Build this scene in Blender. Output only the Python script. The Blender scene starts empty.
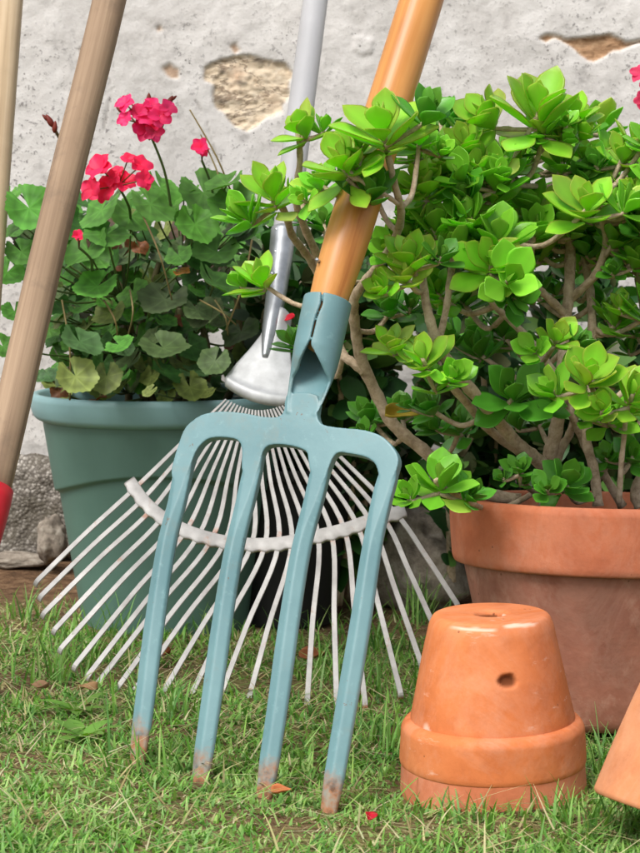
import bpy, bmesh, math, random
import numpy as np
from mathutils import Vector, Matrix, noise as mnoise

random.seed(7)
rng = np.random.default_rng(11)
R = math.radians
scene = bpy.context.scene
COL = scene.collection

# ------------------------------------------------------------------ camera
F_PX, W_PX, H_PX = 1800.0, 640.0, 853.0
CAM_H = 0.39
PITCH = math.atan((426.5 - 335.0) / F_PX)
cam_d = bpy.data.cameras.new('camera')
cam = bpy.data.objects.new('camera', cam_d)
COL.objects.link(cam)
cam.location = (0, 0, CAM_H)
cam.rotation_euler = (math.pi / 2 - PITCH, 0, 0)
cam_d.sensor_fit = 'AUTO'
cam_d.sensor_width = 36.0
cam_d.lens = 36.0 * F_PX / H_PX
cam_d.clip_start = 0.05
cam_d.clip_end = 300
cam_d.dof.use_dof = True
cam_d.dof.focus_distance = 1.62
cam_d.dof.aperture_fstop = 26
scene.camera = cam
CAM = Vector((0, 0, CAM_H))


def ray(px, py):
    a, b = (px - 320.0) / F_PX, -(py - 426.5) / F_PX
    c, s = math.cos(PITCH), math.sin(PITCH)
    return Vector((a, c + b * s, -s + b * c))


def at(px, py, Y):
    d = ray(px, py)
    return CAM + d * (Y / d.y)


def on_plane(px, py, p0, n):
    d = ray(px, py)
    return CAM + d * ((p0 - CAM).dot(n) / d.dot(n))


def lin(r, g, b):
    f = lambda c: (c / 255 / 12.92) if c <= 10 else ((c / 255 + 0.055) / 1.055) ** 2.4
    return (f(r), f(g), f(b))


# ------------------------------------------------------------------ object helpers
def tag(o, label=None, cat=None, group=None, kind=None):
    if label: o['label'] = label
    if cat: o['category'] = cat
    if group: o['group'] = group
    if kind: o['kind'] = kind
    return o


def empty(name, loc, label, cat, group=None):
    o = bpy.data.objects.new(name, None)
    o.empty_display_size = 0.05
    COL.objects.link(o)
    o.location = loc
    return tag(o, label, cat, group, 'thing')


def world_loc(o):
    v = Vector(o.location)
    while o.parent:
        o = o.parent
        v = v + Vector(o.location)
    return v


class MB:
    """collects verts / faces (+ per-vertex colour) for one mesh"""
    def __init__(self):
        self.v, self.f, self.c = [], [], []

    def add(self, verts, faces, col=None):
        b = len(self.v)
        self.v.extend([tuple(p) for p in verts])
        self.f.extend([tuple(b + i for i in f) for f in faces])
        c = (col if col is not None else (1, 1, 1))
        if len(verts) and hasattr(c[0], '__len__'):
            self.c.extend([tuple(x) for x in c])
        else:
            self.c.extend([tuple(c)] * len(verts))

    def build(self, name, mat, parent=None, smooth=True, origin=None, solid=0, bevel=0, sub=0):
        me = bpy.data.meshes.new(name)
        off = world_loc(parent) if parent else Vector(origin if origin is not None else (0, 0, 0))
        arr = np.array(self.v, dtype=np.float64) - np.array(off)
        me.from_pydata(arr.tolist(), [], self.f)
        me.validate()
        a = me.color_attributes.new('col', 'FLOAT_COLOR', 'POINT')
        cc = np.ones((len(self.v), 4), dtype=np.float32)
        cc[:, :3] = np.array(self.c, dtype=np.float32)
        if len(a.data) == len(self.v):
            a.data.foreach_set('color', cc.ravel())
        if smooth:
            me.polygons.foreach_set('use_smooth', [True] * len(me.polygons))
        if mat: me.materials.append(mat)
        o = bpy.data.objects.new(name, me)
        COL.objects.link(o)
        if parent: o.parent = parent
        else: o.location = off
        if solid:
            m = o.modifiers.new('solid', 'SOLIDIFY'); m.thickness = solid; m.offset = 0
        if bevel:
            m = o.modifiers.new('bev', 'BEVEL'); m.width = bevel; m.segments = 3; m.limit_method = 'ANGLE'; m.angle_limit = R(40)
        if sub:
            m = o.modifiers.new('sub', 'SUBSURF'); m.levels = sub; m.render_levels = sub
        return o


def catmull(pts, n=6):
    pts = [Vector(p) for p in pts]
    if len(pts) < 3:
        return [pts[0].lerp(pts[-1], i / n) for i in range(n + 1)]
    out = []
    for i in range(len(pts) - 1):
        p0 = pts[max(i - 1, 0)]; p1 = pts[i]; p2 = pts[i + 1]; p3 = pts[min(i + 2, len(pts) - 1)]
        for k in range(n):
            t = k / n
            out.append(0.5 * ((2 * p1) + (p2 - p0) * t + (2 * p0 - 5 * p1 + 4 * p2 - p3) * t * t + (3 * p1 - p0 - 3 * p2 + p3) * t ** 3))
    out.append(pts[-1])
    return out


def lerp_list(vals, m):
    x = np.linspace(0, 1, len(vals))
    return list(np.interp(np.linspace(0, 1, m), x, vals))


def tube(mb, pts, radii, seg=8, col=None, caps=True, wob=0.0):
    pts = [Vector(p) for p in pts]
    n = len(pts)
    if not hasattr(radii, '__len__'): radii = [radii] * n
    elif len(radii) != n: radii = lerp_list(radii, n)
    ref = Vector((0.31, -0.9, 0.23))
    V, Fc = [], []
    for i, p in enumerate(pts):
        t = (pts[min(i + 1, n - 1)] - pts[max(i - 1, 0)])
        t = t.normalized() if t.length > 1e-9 else Vector((0, 0, 1))
        a = t.cross(ref)
        if a.length < 1e-4: a = t.cross(Vector((1, 0, 0)))
        a.normalize(); b = t.cross(a)
        for k in range(seg):
            an = 2 * math.pi * k / seg
            r = radii[i] * (1 + (wob * mnoise.noise(p * 90 + Vector((an, 0, 0))) if wob else 0))
            V.append(p + a * (math.cos(an) * r) + b * (math.sin(an) * r))
    for i in range(n - 1):
        for k in range(seg):
            k2 = (k + 1) % seg
            Fc.append((i * seg + k, i * seg + k2, (i + 1) * seg + k2, (i + 1) * seg + k))
    if caps:
        Fc.append(tuple(range(seg - 1, -1, -1)))
        Fc.append(tuple((n - 1) * seg + k for k in range(seg)))
    mb.add(V, Fc, col)


def lathe(mb, prof, seg=96, origin=(0, 0, 0), rot=None, fn=None, col=None):
    """prof: list of (r,z); fn(theta,r,z)->(r,z)"""
    V, Fc = [], []
    n = len(prof)
    o = Vector(origin)
    for (r, z) in prof:
        for k in range(seg):
            th = 2 * math.pi * k / seg
            rr, zz = fn(th, r, z) if fn else (r, z)
            p = Vector((rr * math.cos(th), rr * math.sin(th), zz))
            if rot: p = rot @ p
            V.append(o + p)
    for i in range(n - 1):
        for k in range(seg):
            k2 = (k + 1) % seg
            Fc.append((i * seg + k, i * seg + k2, (i + 1) * seg + k2, (i + 1) * seg + k))
    mb.add(V, Fc, col)


def dense(prof, step=0.006):
    out = []
    for (a, b) in zip(prof[:-1], prof[1:]):
        L = math.hypot(b[0] - a[0], b[1] - a[1])
        m = max(1, int(L / step))
        for k in range(m):
            out.append((a[0] + (b[0] - a[0]) * k / m, a[1] + (b[1] - a[1]) * k / m))
    out.append(prof[-1])
    return out


def rounded(prof, r=0.004, n=4):
    out = [prof[0]]
    for i in range(1, len(prof) - 1):
        p0, p, p1 = Vector(prof[i - 1]), Vector(prof[i]), Vector(prof[i + 1])
        l0, l1 = (p0 - p).length, (p1 - p).length
        d = min(r, l0 * .45, l1 * .45)
        if d < 1e-5: out.append(prof[i]); continue
        a = p + (p0 - p).normalized() * d; b = p + (p1 - p).normalized() * d
        for k in range(n + 1):
            t = k / n
            q = a * (1 - t) ** 2 + p * 2 * t * (1 - t) + b * t * t
            out.append((q.x, q.y))
    out.append(prof[-1])
    return out


# ------------------------------------------------------------------ material helpers
class NT:
    def __init__(self, name):
        self.m = bpy.data.materials.new(name); self.m.use_nodes = True
        self.t = self.m.node_tree; self.n = self.t.nodes; self.l = self.t.links
        self.b = self.n['Principled BSDF']; self.out = self.n['Material Output']
        self.tc = self.n.new('ShaderNodeTexCoord')
        g = self.n.new('ShaderNodeNewGeometry'); self.pos = g.outputs['Position']

    def link(self, a, b): self.l.new(a, b)

    def noise(self, scale, detail=4, rough=0.55, vec=None, dist=0.0):
        n = self.n.new('ShaderNodeTexNoise'); n.inputs['Scale'].default_value = scale
        n.inputs['Detail'].default_value = detail; n.inputs['Roughness'].default_value = rough
        n.inputs['Distortion'].default_value = dist
        self.link(vec if vec is not None else self.pos, n.inputs['Vector'])
        return n.outputs['Fac']

    def voro(self, scale, feature='F1', vec=None, out='Distance', rand=1.0):
        n = self.n.new('ShaderNodeTexVoronoi'); n.feature = feature
        n.inputs['Scale'].default_value = scale; n.inputs['Randomness'].default_value = rand
        self.link(vec if vec is not None else self.pos, n.inputs['Vector'])
        return n.outputs[out]

    def scale_vec(self, s, rot=(0, 0, 0), vec=None):
        n = self.n.new('ShaderNodeMapping'); n.inputs['Scale'].default_value = s; n.inputs['Rotation'].default_value = rot
        self.link(vec if vec is not None else self.pos, n.inputs['Vector'])
        return n.outputs['Vector']

    def ramp(self, fac, stops, interp='LINEAR'):
        n = self.n.new('ShaderNodeValToRGB'); n.color_ramp.interpolation = interp
        e = n.color_ramp.elements
        while len(e) < len(stops): e.new(0.5)
        for i, (p, c) in enumerate(stops):
            e[i].position = p
            e[i].color = (c, c, c, 1) if not hasattr(c, '__len__') else (*c, 1)
        self.link(fac, n.inputs['Fac'])
        return n.outputs['Color']

    def mix(self, fac, a, b, mode='MIX'):
        n = self.n.new('ShaderNodeMix'); n.data_type = 'RGBA'; n.blend_type = mode
        for s, v in ((0, fac), (6, a), (7, b)):
            if hasattr(v, 'is_linked') or hasattr(v, 'links'): self.link(v, n.inputs[s])
            elif hasattr(v, '__len__'): n.inputs[s].default_value = (*v, 1)
            else: n.inputs[s].default_value = v if s == 0 else (v, v, v, 1)
        return n.outputs[2]

    def math(self, op, a, b=0.0):
        n = self.n.new('ShaderNodeMath'); n.operation = op
        for i, v in enumerate((a, b)):
            if hasattr(v, 'links'): self.link(v, n.inputs[i])
            else: n.inputs[i].default_value = v
        return n.outputs[0]

    def attr(self, name='col'):
        n = self.n.new('ShaderNodeAttribute'); n.attribute_name = name
        return n.outputs['Color']

    def sepz(self):
        n = self.n.new('ShaderNodeSeparateXYZ'); self.link(self.pos, n.inputs[0]); return n.outputs['Z']

    def bump(self, h, strength=0.3, dist=0.002, normal=None):
        n = self.n.new('ShaderNodeBump'); n.inputs['Strength'].default_value = strength
        n.inputs['Distance'].default_value = dist
        self.link(h, n.inputs['Height'])
        if normal is not None: self.link(normal, n.inputs['Normal'])
        return n.outputs['Normal']

    def fin(self, color=None, rough=0.6, metal=0.0, spec=0.5, normal=None, transl=0.0, tcol=None):
        b = self.b
        if color is not None:
            if hasattr(color, 'links'): self.link(color, b.inputs['Base Color'])
            else: b.inputs['Base Color'].default_value = (*color, 1)
        if hasattr(rough, 'links'): self.link(rough, b.inputs['Roughness'])
        else: b.inputs['Roughness'].default_value = rough
        b.inputs['Metallic'].default_value = metal
        b.inputs['Specular IOR Level'].default_value = spec
        if normal is not None: self.link(normal, b.inputs['Normal'])
        if transl:
            t = self.n.new('ShaderNodeBsdfTranslucent')
            if tcol is not None: self.link(tcol, t.inputs['Color'])
            elif hasattr(color, 'links'): self.link(color, t.inputs['Color'])
            else: t.inputs['Color'].default_value = (*color, 1)
            m = self.n.new('ShaderNodeMixShader'); m.inputs[0].default_value = transl
            self.link(b.outputs[0], m.inputs[1]); self.link(t.outputs[0], m.inputs[2])
            self.link(m.outputs[0], self.out.inputs['Surface'])
        return self.m


def mat_wall():
    k = NT('plaster')
    chip = k.attr('col')
    sep = k.n.new('ShaderNodeSeparateColor'); k.link(chip, sep.inputs[0])
    big = k.noise(3.2, 5, .6)
    med = k.noise(22, 6, .65)
    fine = k.noise(150, 4, .7)
    base = k.ramp(big, [(.3, lin(208, 206, 204)), (.55, lin(222, 220, 218)), (.75, lin(234, 232, 230))])
    base = k.mix(.7, base, k.ramp(med, [(.28, lin(176, 173, 171)), (.42, lin(232, 230, 228)), (.7, lin(252, 251, 250))]), 'MULTIPLY')
    # coarse sand grain, dark specks and pits
    sp = k.math('GREATER_THAN', fine, .60)
    sp = k.math('MULTIPLY', sp, k.ramp(k.noise(6, 4), [(.40, .06), (.60, .8)]))
    base = k.mix(sp, base, lin(122, 118, 118))
    v = k.voro(48)
    pit = k.math('MULTIPLY', k.math('LESS_THAN', v, .08), k.math('GREATER_THAN', k.noise(12, 2), .5))
    base = k.mix(k.math('MULTIPLY', pit, .75), base, lin(98, 92, 90))
    stain = k.ramp(k.noise(2.6, 7, .72, k.scale_vec((1.8, 1, .6))), [(.47, 0.0), (.66, .55)])
    base = k.mix(stain, base, lin(172, 167, 162))
    # rubble showing where plaster fell away
    lay = k.noise(70, 7, .75, k.scale_vec((.6, 1, 1.4)), .8)
    cl = k.math('ABSOLUTE', k.math('SUBTRACT', k.noise(24, 5, .6, k.scale_vec((.45, 1, 1.5)), .5), .5))
    cl = k.ramp(cl, [(.006, .75), (.022, 0.0)])
    rub = k.ramp(lay, [(.27, lin(140, 116, 96)), (.38, lin(200, 180, 154)), (.55, lin(222, 206, 182)), (.75, lin(234, 224, 208))])
    rub2 = k.ramp(lay, [(.3, lin(112, 84, 62)), (.5, lin(172, 136, 104)), (.7, lin(196, 164, 132))])
    rub = k.mix(k.ramp(k.noise(13, 4), [(.5, 0.0), (.7, .45)]), rub, lin(204, 166, 140))
    rub = k.mix(cl, rub, lin(122, 104, 88))
    c = k.mix(sep.outputs[1], rub, rub2)
    c = k.mix(sep.outputs[0], base, c)
    c = k.mix(sep.outputs[2], c, lin(92, 80, 70))
    h = k.math('ADD', k.math('MULTIPLY', med, .6), k.math('MULTIPLY', fine, .5))
    h = k.math('SUBTRACT', h, k.math('MULTIPLY', pit, .8))
    return k.fin(c, .92, spec=.2, normal=k.bump(h, .55, .004))


def mat_footing():
    k = NT('exposed_aggregate')
    v = k.voro(210, out='Color'); d = k.voro(210)
    s = k.n.new('ShaderNodeSeparateColor'); k.link(v, s.inputs[0])
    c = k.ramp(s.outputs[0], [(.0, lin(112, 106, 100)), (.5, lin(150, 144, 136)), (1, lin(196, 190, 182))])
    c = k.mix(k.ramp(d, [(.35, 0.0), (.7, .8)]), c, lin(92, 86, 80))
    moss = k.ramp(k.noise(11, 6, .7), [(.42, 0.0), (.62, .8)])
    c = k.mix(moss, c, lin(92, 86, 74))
    return k.fin(c, .95, spec=.15, normal=k.bump(k.math('MULTIPLY', d, -1), .6, .004))


def mat_stone():
    k = NT('weathered_stone')
    n = k.noise(40, 6, .7)
    c = k.ramp(n, [(.3, lin(92, 84, 76)), (.5, lin(142, 132, 120)), (.7, lin(178, 170, 158))])
    return k.fin(c, .95, spec=.15, normal=k.bump(n, .6, .008))


def mat_terracotta(name, c0, c1, c2, bloom=.25, dirt=0.0, lime=0.0, smear=0.0):
    k = NT(name)
    n = k.noise(9, 6, .6); f = k.noise(190, 3, .6); m = k.noise(34, 5, .65)
    c = k.ramp(n, [(.32, c0), (.52, c1), (.7, c2)])
    c = k.mix(.22, c, k.ramp(m, [(.3, lin(150, 92, 62)), (.55, lin(255, 255, 255))]), 'MULTIPLY')
    bl = k.ramp(k.noise(14, 7, .72, k.scale_vec((1, 1, .8))), [(.53, 0.0), (.74, bloom)])
    c = k.mix(bl, c, lin(226, 190, 168))
    if dirt:
        dz = k.ramp(k.noise(5.5, 6, .7), [(.4, 0.0), (.66, dirt)])
        c = k.mix(dz, c, lin(112, 74, 58))
    if lime:
        st = k.noise(26, 5, .7, k.scale_vec((1, 1, 3.2)))
        c = k.mix(k.ramp(st, [(.63, 0.0), (.72, lime)]), c, lin(240, 222, 206))
    spots = k.math('MULTIPLY', k.math('LESS_THAN', k.voro(64), .075), k.math('GREATER_THAN', k.noise(17, 2), .52))
    tide = k.ramp(k.noise(5, 7, .75, k.scale_vec((1.2, 1.2, .7)), 1.2), [(.44, 0.0), (.5, .07), (.54, .03), (.62, 0.0)])
    c = k.mix(tide, c, lin(236, 208, 188))
    c = k.mix(k.math('MULTIPLY', spots, .6), c, lin(96, 62, 46))
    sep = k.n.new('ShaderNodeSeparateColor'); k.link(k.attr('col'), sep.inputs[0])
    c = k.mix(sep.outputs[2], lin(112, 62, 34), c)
    c = k.mix(k.math('SUBTRACT', 1.0, sep.outputs[1]), c, lin(238, 216, 198))
    h = k.math('ADD', k.math('MULTIPLY', m, .7), k.math('MULTIPLY', f, .35))
    return k.fin(c, .84, spec=.22, normal=k.bump(h, .3, .003))


def mat_plain(name, c, rough=.5, metal=0, spec=.5, var=.15, scale=20, bump=.08, dist=.001):
    k = NT(name)
    n = k.noise(scale, 5, .6)
    d = tuple(x * (1 - var) for x in c); u = tuple(min(1, x * (1 + var)) for x in c)
    return k.fin(k.ramp(n, [(.3, d), (.7, u)]), rough, metal, spec, k.bump(n, bump, dist))


def mat_fork_paint():
    k = NT('teal_tool_paint')
    n = k.noise(14, 5, .6); f = k.noise(120, 4, .65)
    c = k.ramp(n, [(.3, lin(92, 130, 136)), (.7, lin(112, 148, 153))])
    c = k.mix(k.ramp(f, [(.6, 0.0), (.75, .3)]), c, lin(150, 186, 190))
    sc = k.ramp(k.noise(60, 5, .75), [(.66, 0.0), (.7, .7)])
    c = k.mix(sc, c, lin(70, 92, 96))
    ch = k.ramp(k.noise(46, 6, .8, k.scale_vec((1, 1, .6))), [(.645, 0.0), (.66, 1.0)])
    c = k.mix(k.math('MULTIPLY', ch, .8), c, lin(112, 84, 66))
    mud = k.ramp(k.noise(11, 7, .75), [(.56, 0.0), (.70, .38)])
    c = k.mix(mud, c, lin(132, 128, 112))
    sep = k.n.new('ShaderNodeSeparateColor'); k.link(k.attr('col'), sep.inputs[0])
    wear = k.math('SUBTRACT', 1.0, sep.outputs[0])
    wf = k.ramp(k.math('ADD', wear, k.math('MULTIPLY', k.math('SUBTRACT', k.noise(90, 5, .7), .5), 1.1)), [(.34, 0.0), (.80, 1.0)])
    rust = k.ramp(k.noise(120, 4), [(.35, lin(104, 74, 54)), (.5, lin(160, 110, 76)), (.65, lin(150, 134, 116))])
    c = k.mix(wf, c, rust)
    r = k.ramp(wf, [(0, .42), (1, .8)])
    return k.fin(c, r, 0, .5, k.bump(f, .12, .0015))


def mat_wood(name, cd, cm, cl, axis, rough=.5, worn=0.0, streak=70):
    k = NT(name)
    axis_rot = tuple(Vector(axis).rotation_difference(Vector((0, 0, 1))).to_euler())
    vec = k.scale_vec((streak, streak, 2.2), (0, 0, 0), k.scale_vec((1, 1, 1), axis_rot))
    n = k.noise(1.0, 5, .6, vec, .6)
    c = k.ramp(n, [(.28, cd), (.5, cm), (.72, cl)])
    b = k.noise(7, 4)
    c = k.mix(.25, c, k.ramp(b, [(.35, lin(150, 130, 110)), (.65, lin(255, 255, 255))]), 'MULTIPLY')
    if worn:
        w = k.ramp(k.noise(20, 6, .7), [(.56, 0.0), (.7, worn)])
        c = k.mix(w, c, lin(96, 82, 72))
    return k.fin(c, rough, 0, .4, k.bump(n, .18, .002))


def mat_leaf(name, rough=.4, transl=.25, spec=.5, veins=.5, satb=1.0):
    k = NT(name)
    c = k.attr('col')
    n = k.noise(70, 4)
    c2 = k.mix(.35 * veins, c, k.ramp(n, [(.3, (.45, .5, .4)), (.7, (1.15, 1.15, 1.0))]), 'MULTIPLY')
    hs = k.n.new('ShaderNodeHueSaturation'); hs.inputs['Saturation'].default_value = 1.15; hs.inputs['Value'].default_value = 1.5
    k.link(c2, hs.inputs['Color'])
    return k.fin(c2, rough, 0, spec, k.bump(n, .12, .002), transl, hs.outputs['Color'])


def mat_bark(name, c0, c1, c2):
    k = NT(name)
    n = k.noise(120, 6, .7); m = k.noise(26, 4)
    c = k.ramp(n, [(.3, c0), (.5, c1), (.72, c2)])
    c = k.mix(.35, c, k.ramp(m, [(.3, (.6, .54, .5)), (.7, (1.1, 1.05, 1.0))]), 'MULTIPLY')
    return k.fin(c, .85, 0, .25, k.bump(n, .6, .004))


def mat_ground():
    k = NT('lawn_soil')
    a = k.noise(7, 6, .65); b = k.noise(60, 5, .7); d = k.noise(160, 4, .7)
    soil = k.ramp(b, [(.3, lin(72, 54, 40)), (.5, lin(112, 86, 64)), (.7, lin(150, 122, 94))])
    thatch = k.ramp(d, [(.3, lin(70, 70, 38)), (.5, lin(120, 116, 72)), (.7, lin(170, 160, 116))])
    c = k.mix(k.ramp(a, [(.4, 0.0), (.6, 1.0)]), soil, thatch)
    sep = k.n.new('ShaderNodeSeparateColor'); k.link(k.attr('col'), sep.inputs[0])
    c = k.mix(sep.outputs[0], c, soil)
    return k.fin(c, .95, 0, .15, k.bump(k.math('ADD', b, d), .8, .008))


def mat_rake_metal():
    k = NT('galvanised_tine')
    n = k.noise(30, 5, .65); f = k.noise(140, 4, .7)
    c = k.ramp(n, [(.3, lin(150, 147, 145)), (.7, lin(194, 192, 190))])
    sep = k.n.new('ShaderNodeSeparateColor'); k.link(k.attr('col'), sep.inputs[0])
    rust = k.ramp(f, [(.3, lin(112, 70, 46)), (.55, lin(178, 112, 74)), (.7, lin(196, 158, 128))])
    wear = k.math('SUBTRACT', 1.0, sep.outputs[0])
    wf = k.ramp(k.math('ADD', wear, k.math('MULTIPLY', k.math('SUBTRACT', k.noise(60, 5, .7), .5), 1.0)), [(.5, 0.0), (.7, 1.0)])
    c = k.mix(wf, c, rust)
    fl = k.ramp(k.noise(38, 6, .8), [(.60, 0.0), (.70, .75)])
    c = k.mix(fl, c, lin(158, 116, 90))
    return k.fin(c, .45, .0, .55, k.bump(f, .12, .001))


M = {}
M['wall'] = mat_wall()
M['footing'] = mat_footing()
M['stone'] = mat_stone()
M['terra_small'] = mat_terracotta('terracotta_orange', lin(194, 108, 62), lin(210, 122, 72), lin(220, 138, 88), bloom=.22, lime=.3)
M['terra_low'] = mat_terracotta('terracotta_pink', lin(186, 106, 72), lin(204, 122, 86), lin(214, 138, 104), bloom=.3, lime=.4)
M['terra_rim'] = mat_terracotta('terracotta_rim', lin(178, 98, 66), lin(196, 112, 76), lin(204, 124, 88), bloom=.25, dirt=.25)
M['terra_big'] = mat_terracotta('terracotta_weathered', lin(146, 94, 78), lin(168, 110, 90), lin(188, 130, 110), bloom=.6, dirt=.7)
M['terra_bowl'] = mat_terracotta('terracotta_sand', lin(196, 122, 80), lin(208, 136, 92), lin(216, 150, 108), bloom=.2)
M['green_plastic'] = mat_plain('green_plastic', lin(90, 122, 112), .5, 0, .45, .12, 8, .05)
M['rim_sky_tint'] = mat_plain('green_plastic_sky_tint', lin(134, 172, 176), .42, 0, .5, .08, 10, .05)  # rim copy of the plastic, sky reflection put into its paler, bluer colour
M['gap_black'] = mat_plain('gap_black', (.012, .012, .013), .6, 0, .3, .2, 12)
M['soil'] = mat_plain('potting_soil', lin(58, 46, 38), .95, 0, .1, .5, 90, .9, .01)
M['fork'] = mat_fork_paint()
M['shaft'] = mat_wood('varnished_ash', lin(176, 108, 48), lin(208, 142, 74), lin(226, 166, 98), at(421.5, 0, 1.735) - at(331, 304, 1.635), .36, .0, 55)
M['brown_wood'] = mat_wood('weathered_wood', lin(126, 104, 84), lin(154, 130, 106), lin(176, 152, 126), at(109, 0, 1.95) - at(-9.5, 498, 1.62), .8, .35, 110)
M['pale_wood'] = mat_wood('pale_wood', lin(160, 138, 108), lin(188, 166, 134), lin(206, 186, 156), at(9, 0, 2.3) - at(-14, 300, 2.02), .7, .1, 80)
M['red_paint'] = mat_plain('red_paint', lin(190, 24, 40), .45)
M['tine'] = mat_rake_metal()
M['galv'] = mat_plain('galvanised_socket', lin(170, 174, 178), .38, .7, .5, .2, 60, .3)
M['white_pole'] = mat_plain('white_pole_coating', lin(178, 178, 180), .45, .0, .5, .06, 12, .03)
M['jade'] = mat_leaf('jade_leaf', .30, .38, .5, .25)
M['gleaf'] = mat_leaf('geranium_leaf', .55, .22, .35, .8)
M['sleaf'] = mat_leaf('shrub_leaf', .45, .2, .4, .5)
M['grass'] = mat_leaf('grass_blade', .55, .3, .3, .3)
M['petal'] = mat_leaf('petal', .5, .3, .3, .25)
M['dry'] = mat_leaf('dry_leaf', .8, .15, .2, .8)
M['jbark'] = mat_bark('jade_bark', lin(152, 132, 110), lin(198, 178, 152), lin(222, 206, 184))
M['gstem'] = mat_leaf('geranium_stem', .6, .0, .3, .6)
M['ground'] = mat_ground()

# ------------------------------------------------------------------ ground
WALL_Y = 2.75


def gz(x, y):
    z = 0.010 * mnoise.noise(Vector((x * 2.3 + 4, y * 2.3, 0))) + 0.004 * mnoise.noise(Vector((x * 9, y * 9, 3)))
    z += 0.026 * max(0, min(1, (-x + .02) / .2)) * max(0, min(1, (1.95 - abs(y - 1.75) * 2.2) / 1.0)) * .8
    z += 0.05 * max(0, min(1, (y - 2.25) / .45)) if y < 3.2 else 0.05
    return z


def build_ground():
    xs = np.concatenate([-np.geomspace(80, 1.25, 16), np.linspace(-1.2, 1.2, 161), np.geomspace(1.25, 80, 16)])
    ys = np.concatenate([-np.geomspace(80, .3, 14), np.linspace(0, 1.05, 14), np.linspace(1.08, 2.9, 141), np.geomspace(3.0, 120, 18)])
    V, C = [], []
    for y in ys:
        for x in xs:
            V.append((x, y, gz(x, y)))
            bare = 0.0
            if y > 2.2: bare = min(1, (y - 2.2) / .25)
            bare = max(bare, 1 - min(1, (math.hypot((x + .31) / .2, (y - 1.93) / .16))))
            C.append((bare, 0, 0))
    nx = len(xs)
    Fc = [(j * nx + i, j * nx + i + 1, (j + 1) * nx + i + 1, (j + 1) * nx + i) for j in range(len(ys) - 1) for i in range(nx - 1)]
    mb = MB(); mb.add(V, Fc, C)
    o = mb.build('ground', M['ground'])
    tag(o, kind='structure')
    o['label'] = 'trodden lawn soil with dry thatch in front of the wall'


build_ground()


# ------------------------------------------------------------------ wall
def poly_sd(P, poly):
    """signed distance (negative inside) of points P (n,2) to polygon"""
    poly = np.array(poly); n = len(poly)
    d = np.full(len(P), 1e9); inside = np.zeros(len(P), bool)
    for i in range(n):
        a = poly[i]; b = poly[(i + 1) % n]
        e = b - a; w = P - a
        t = np.clip((w @ e) / (e @ e), 0, 1)
        q = w - t[:, None] * e
        d = np.minimum(d, np.hypot(q[:, 0], q[:, 1]))
        cond = ((a[1] <= P[:, 1]) & (b[1] > P[:, 1])) | ((b[1] <= P[:, 1]) & (a[1] > P[:, 1]))
        xx = a[0] + (P[:, 1] - a[1]) / (b[1] - a[1] + 1e-12) * e[0]
        inside ^= cond & (P[:, 0] < xx)
    return np.where(inside, -d, d)


def wall_xz(pts):
    return [(at(x, y, WALL_Y).x, at(x, y, WALL_Y).z) for x, y in pts]


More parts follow.
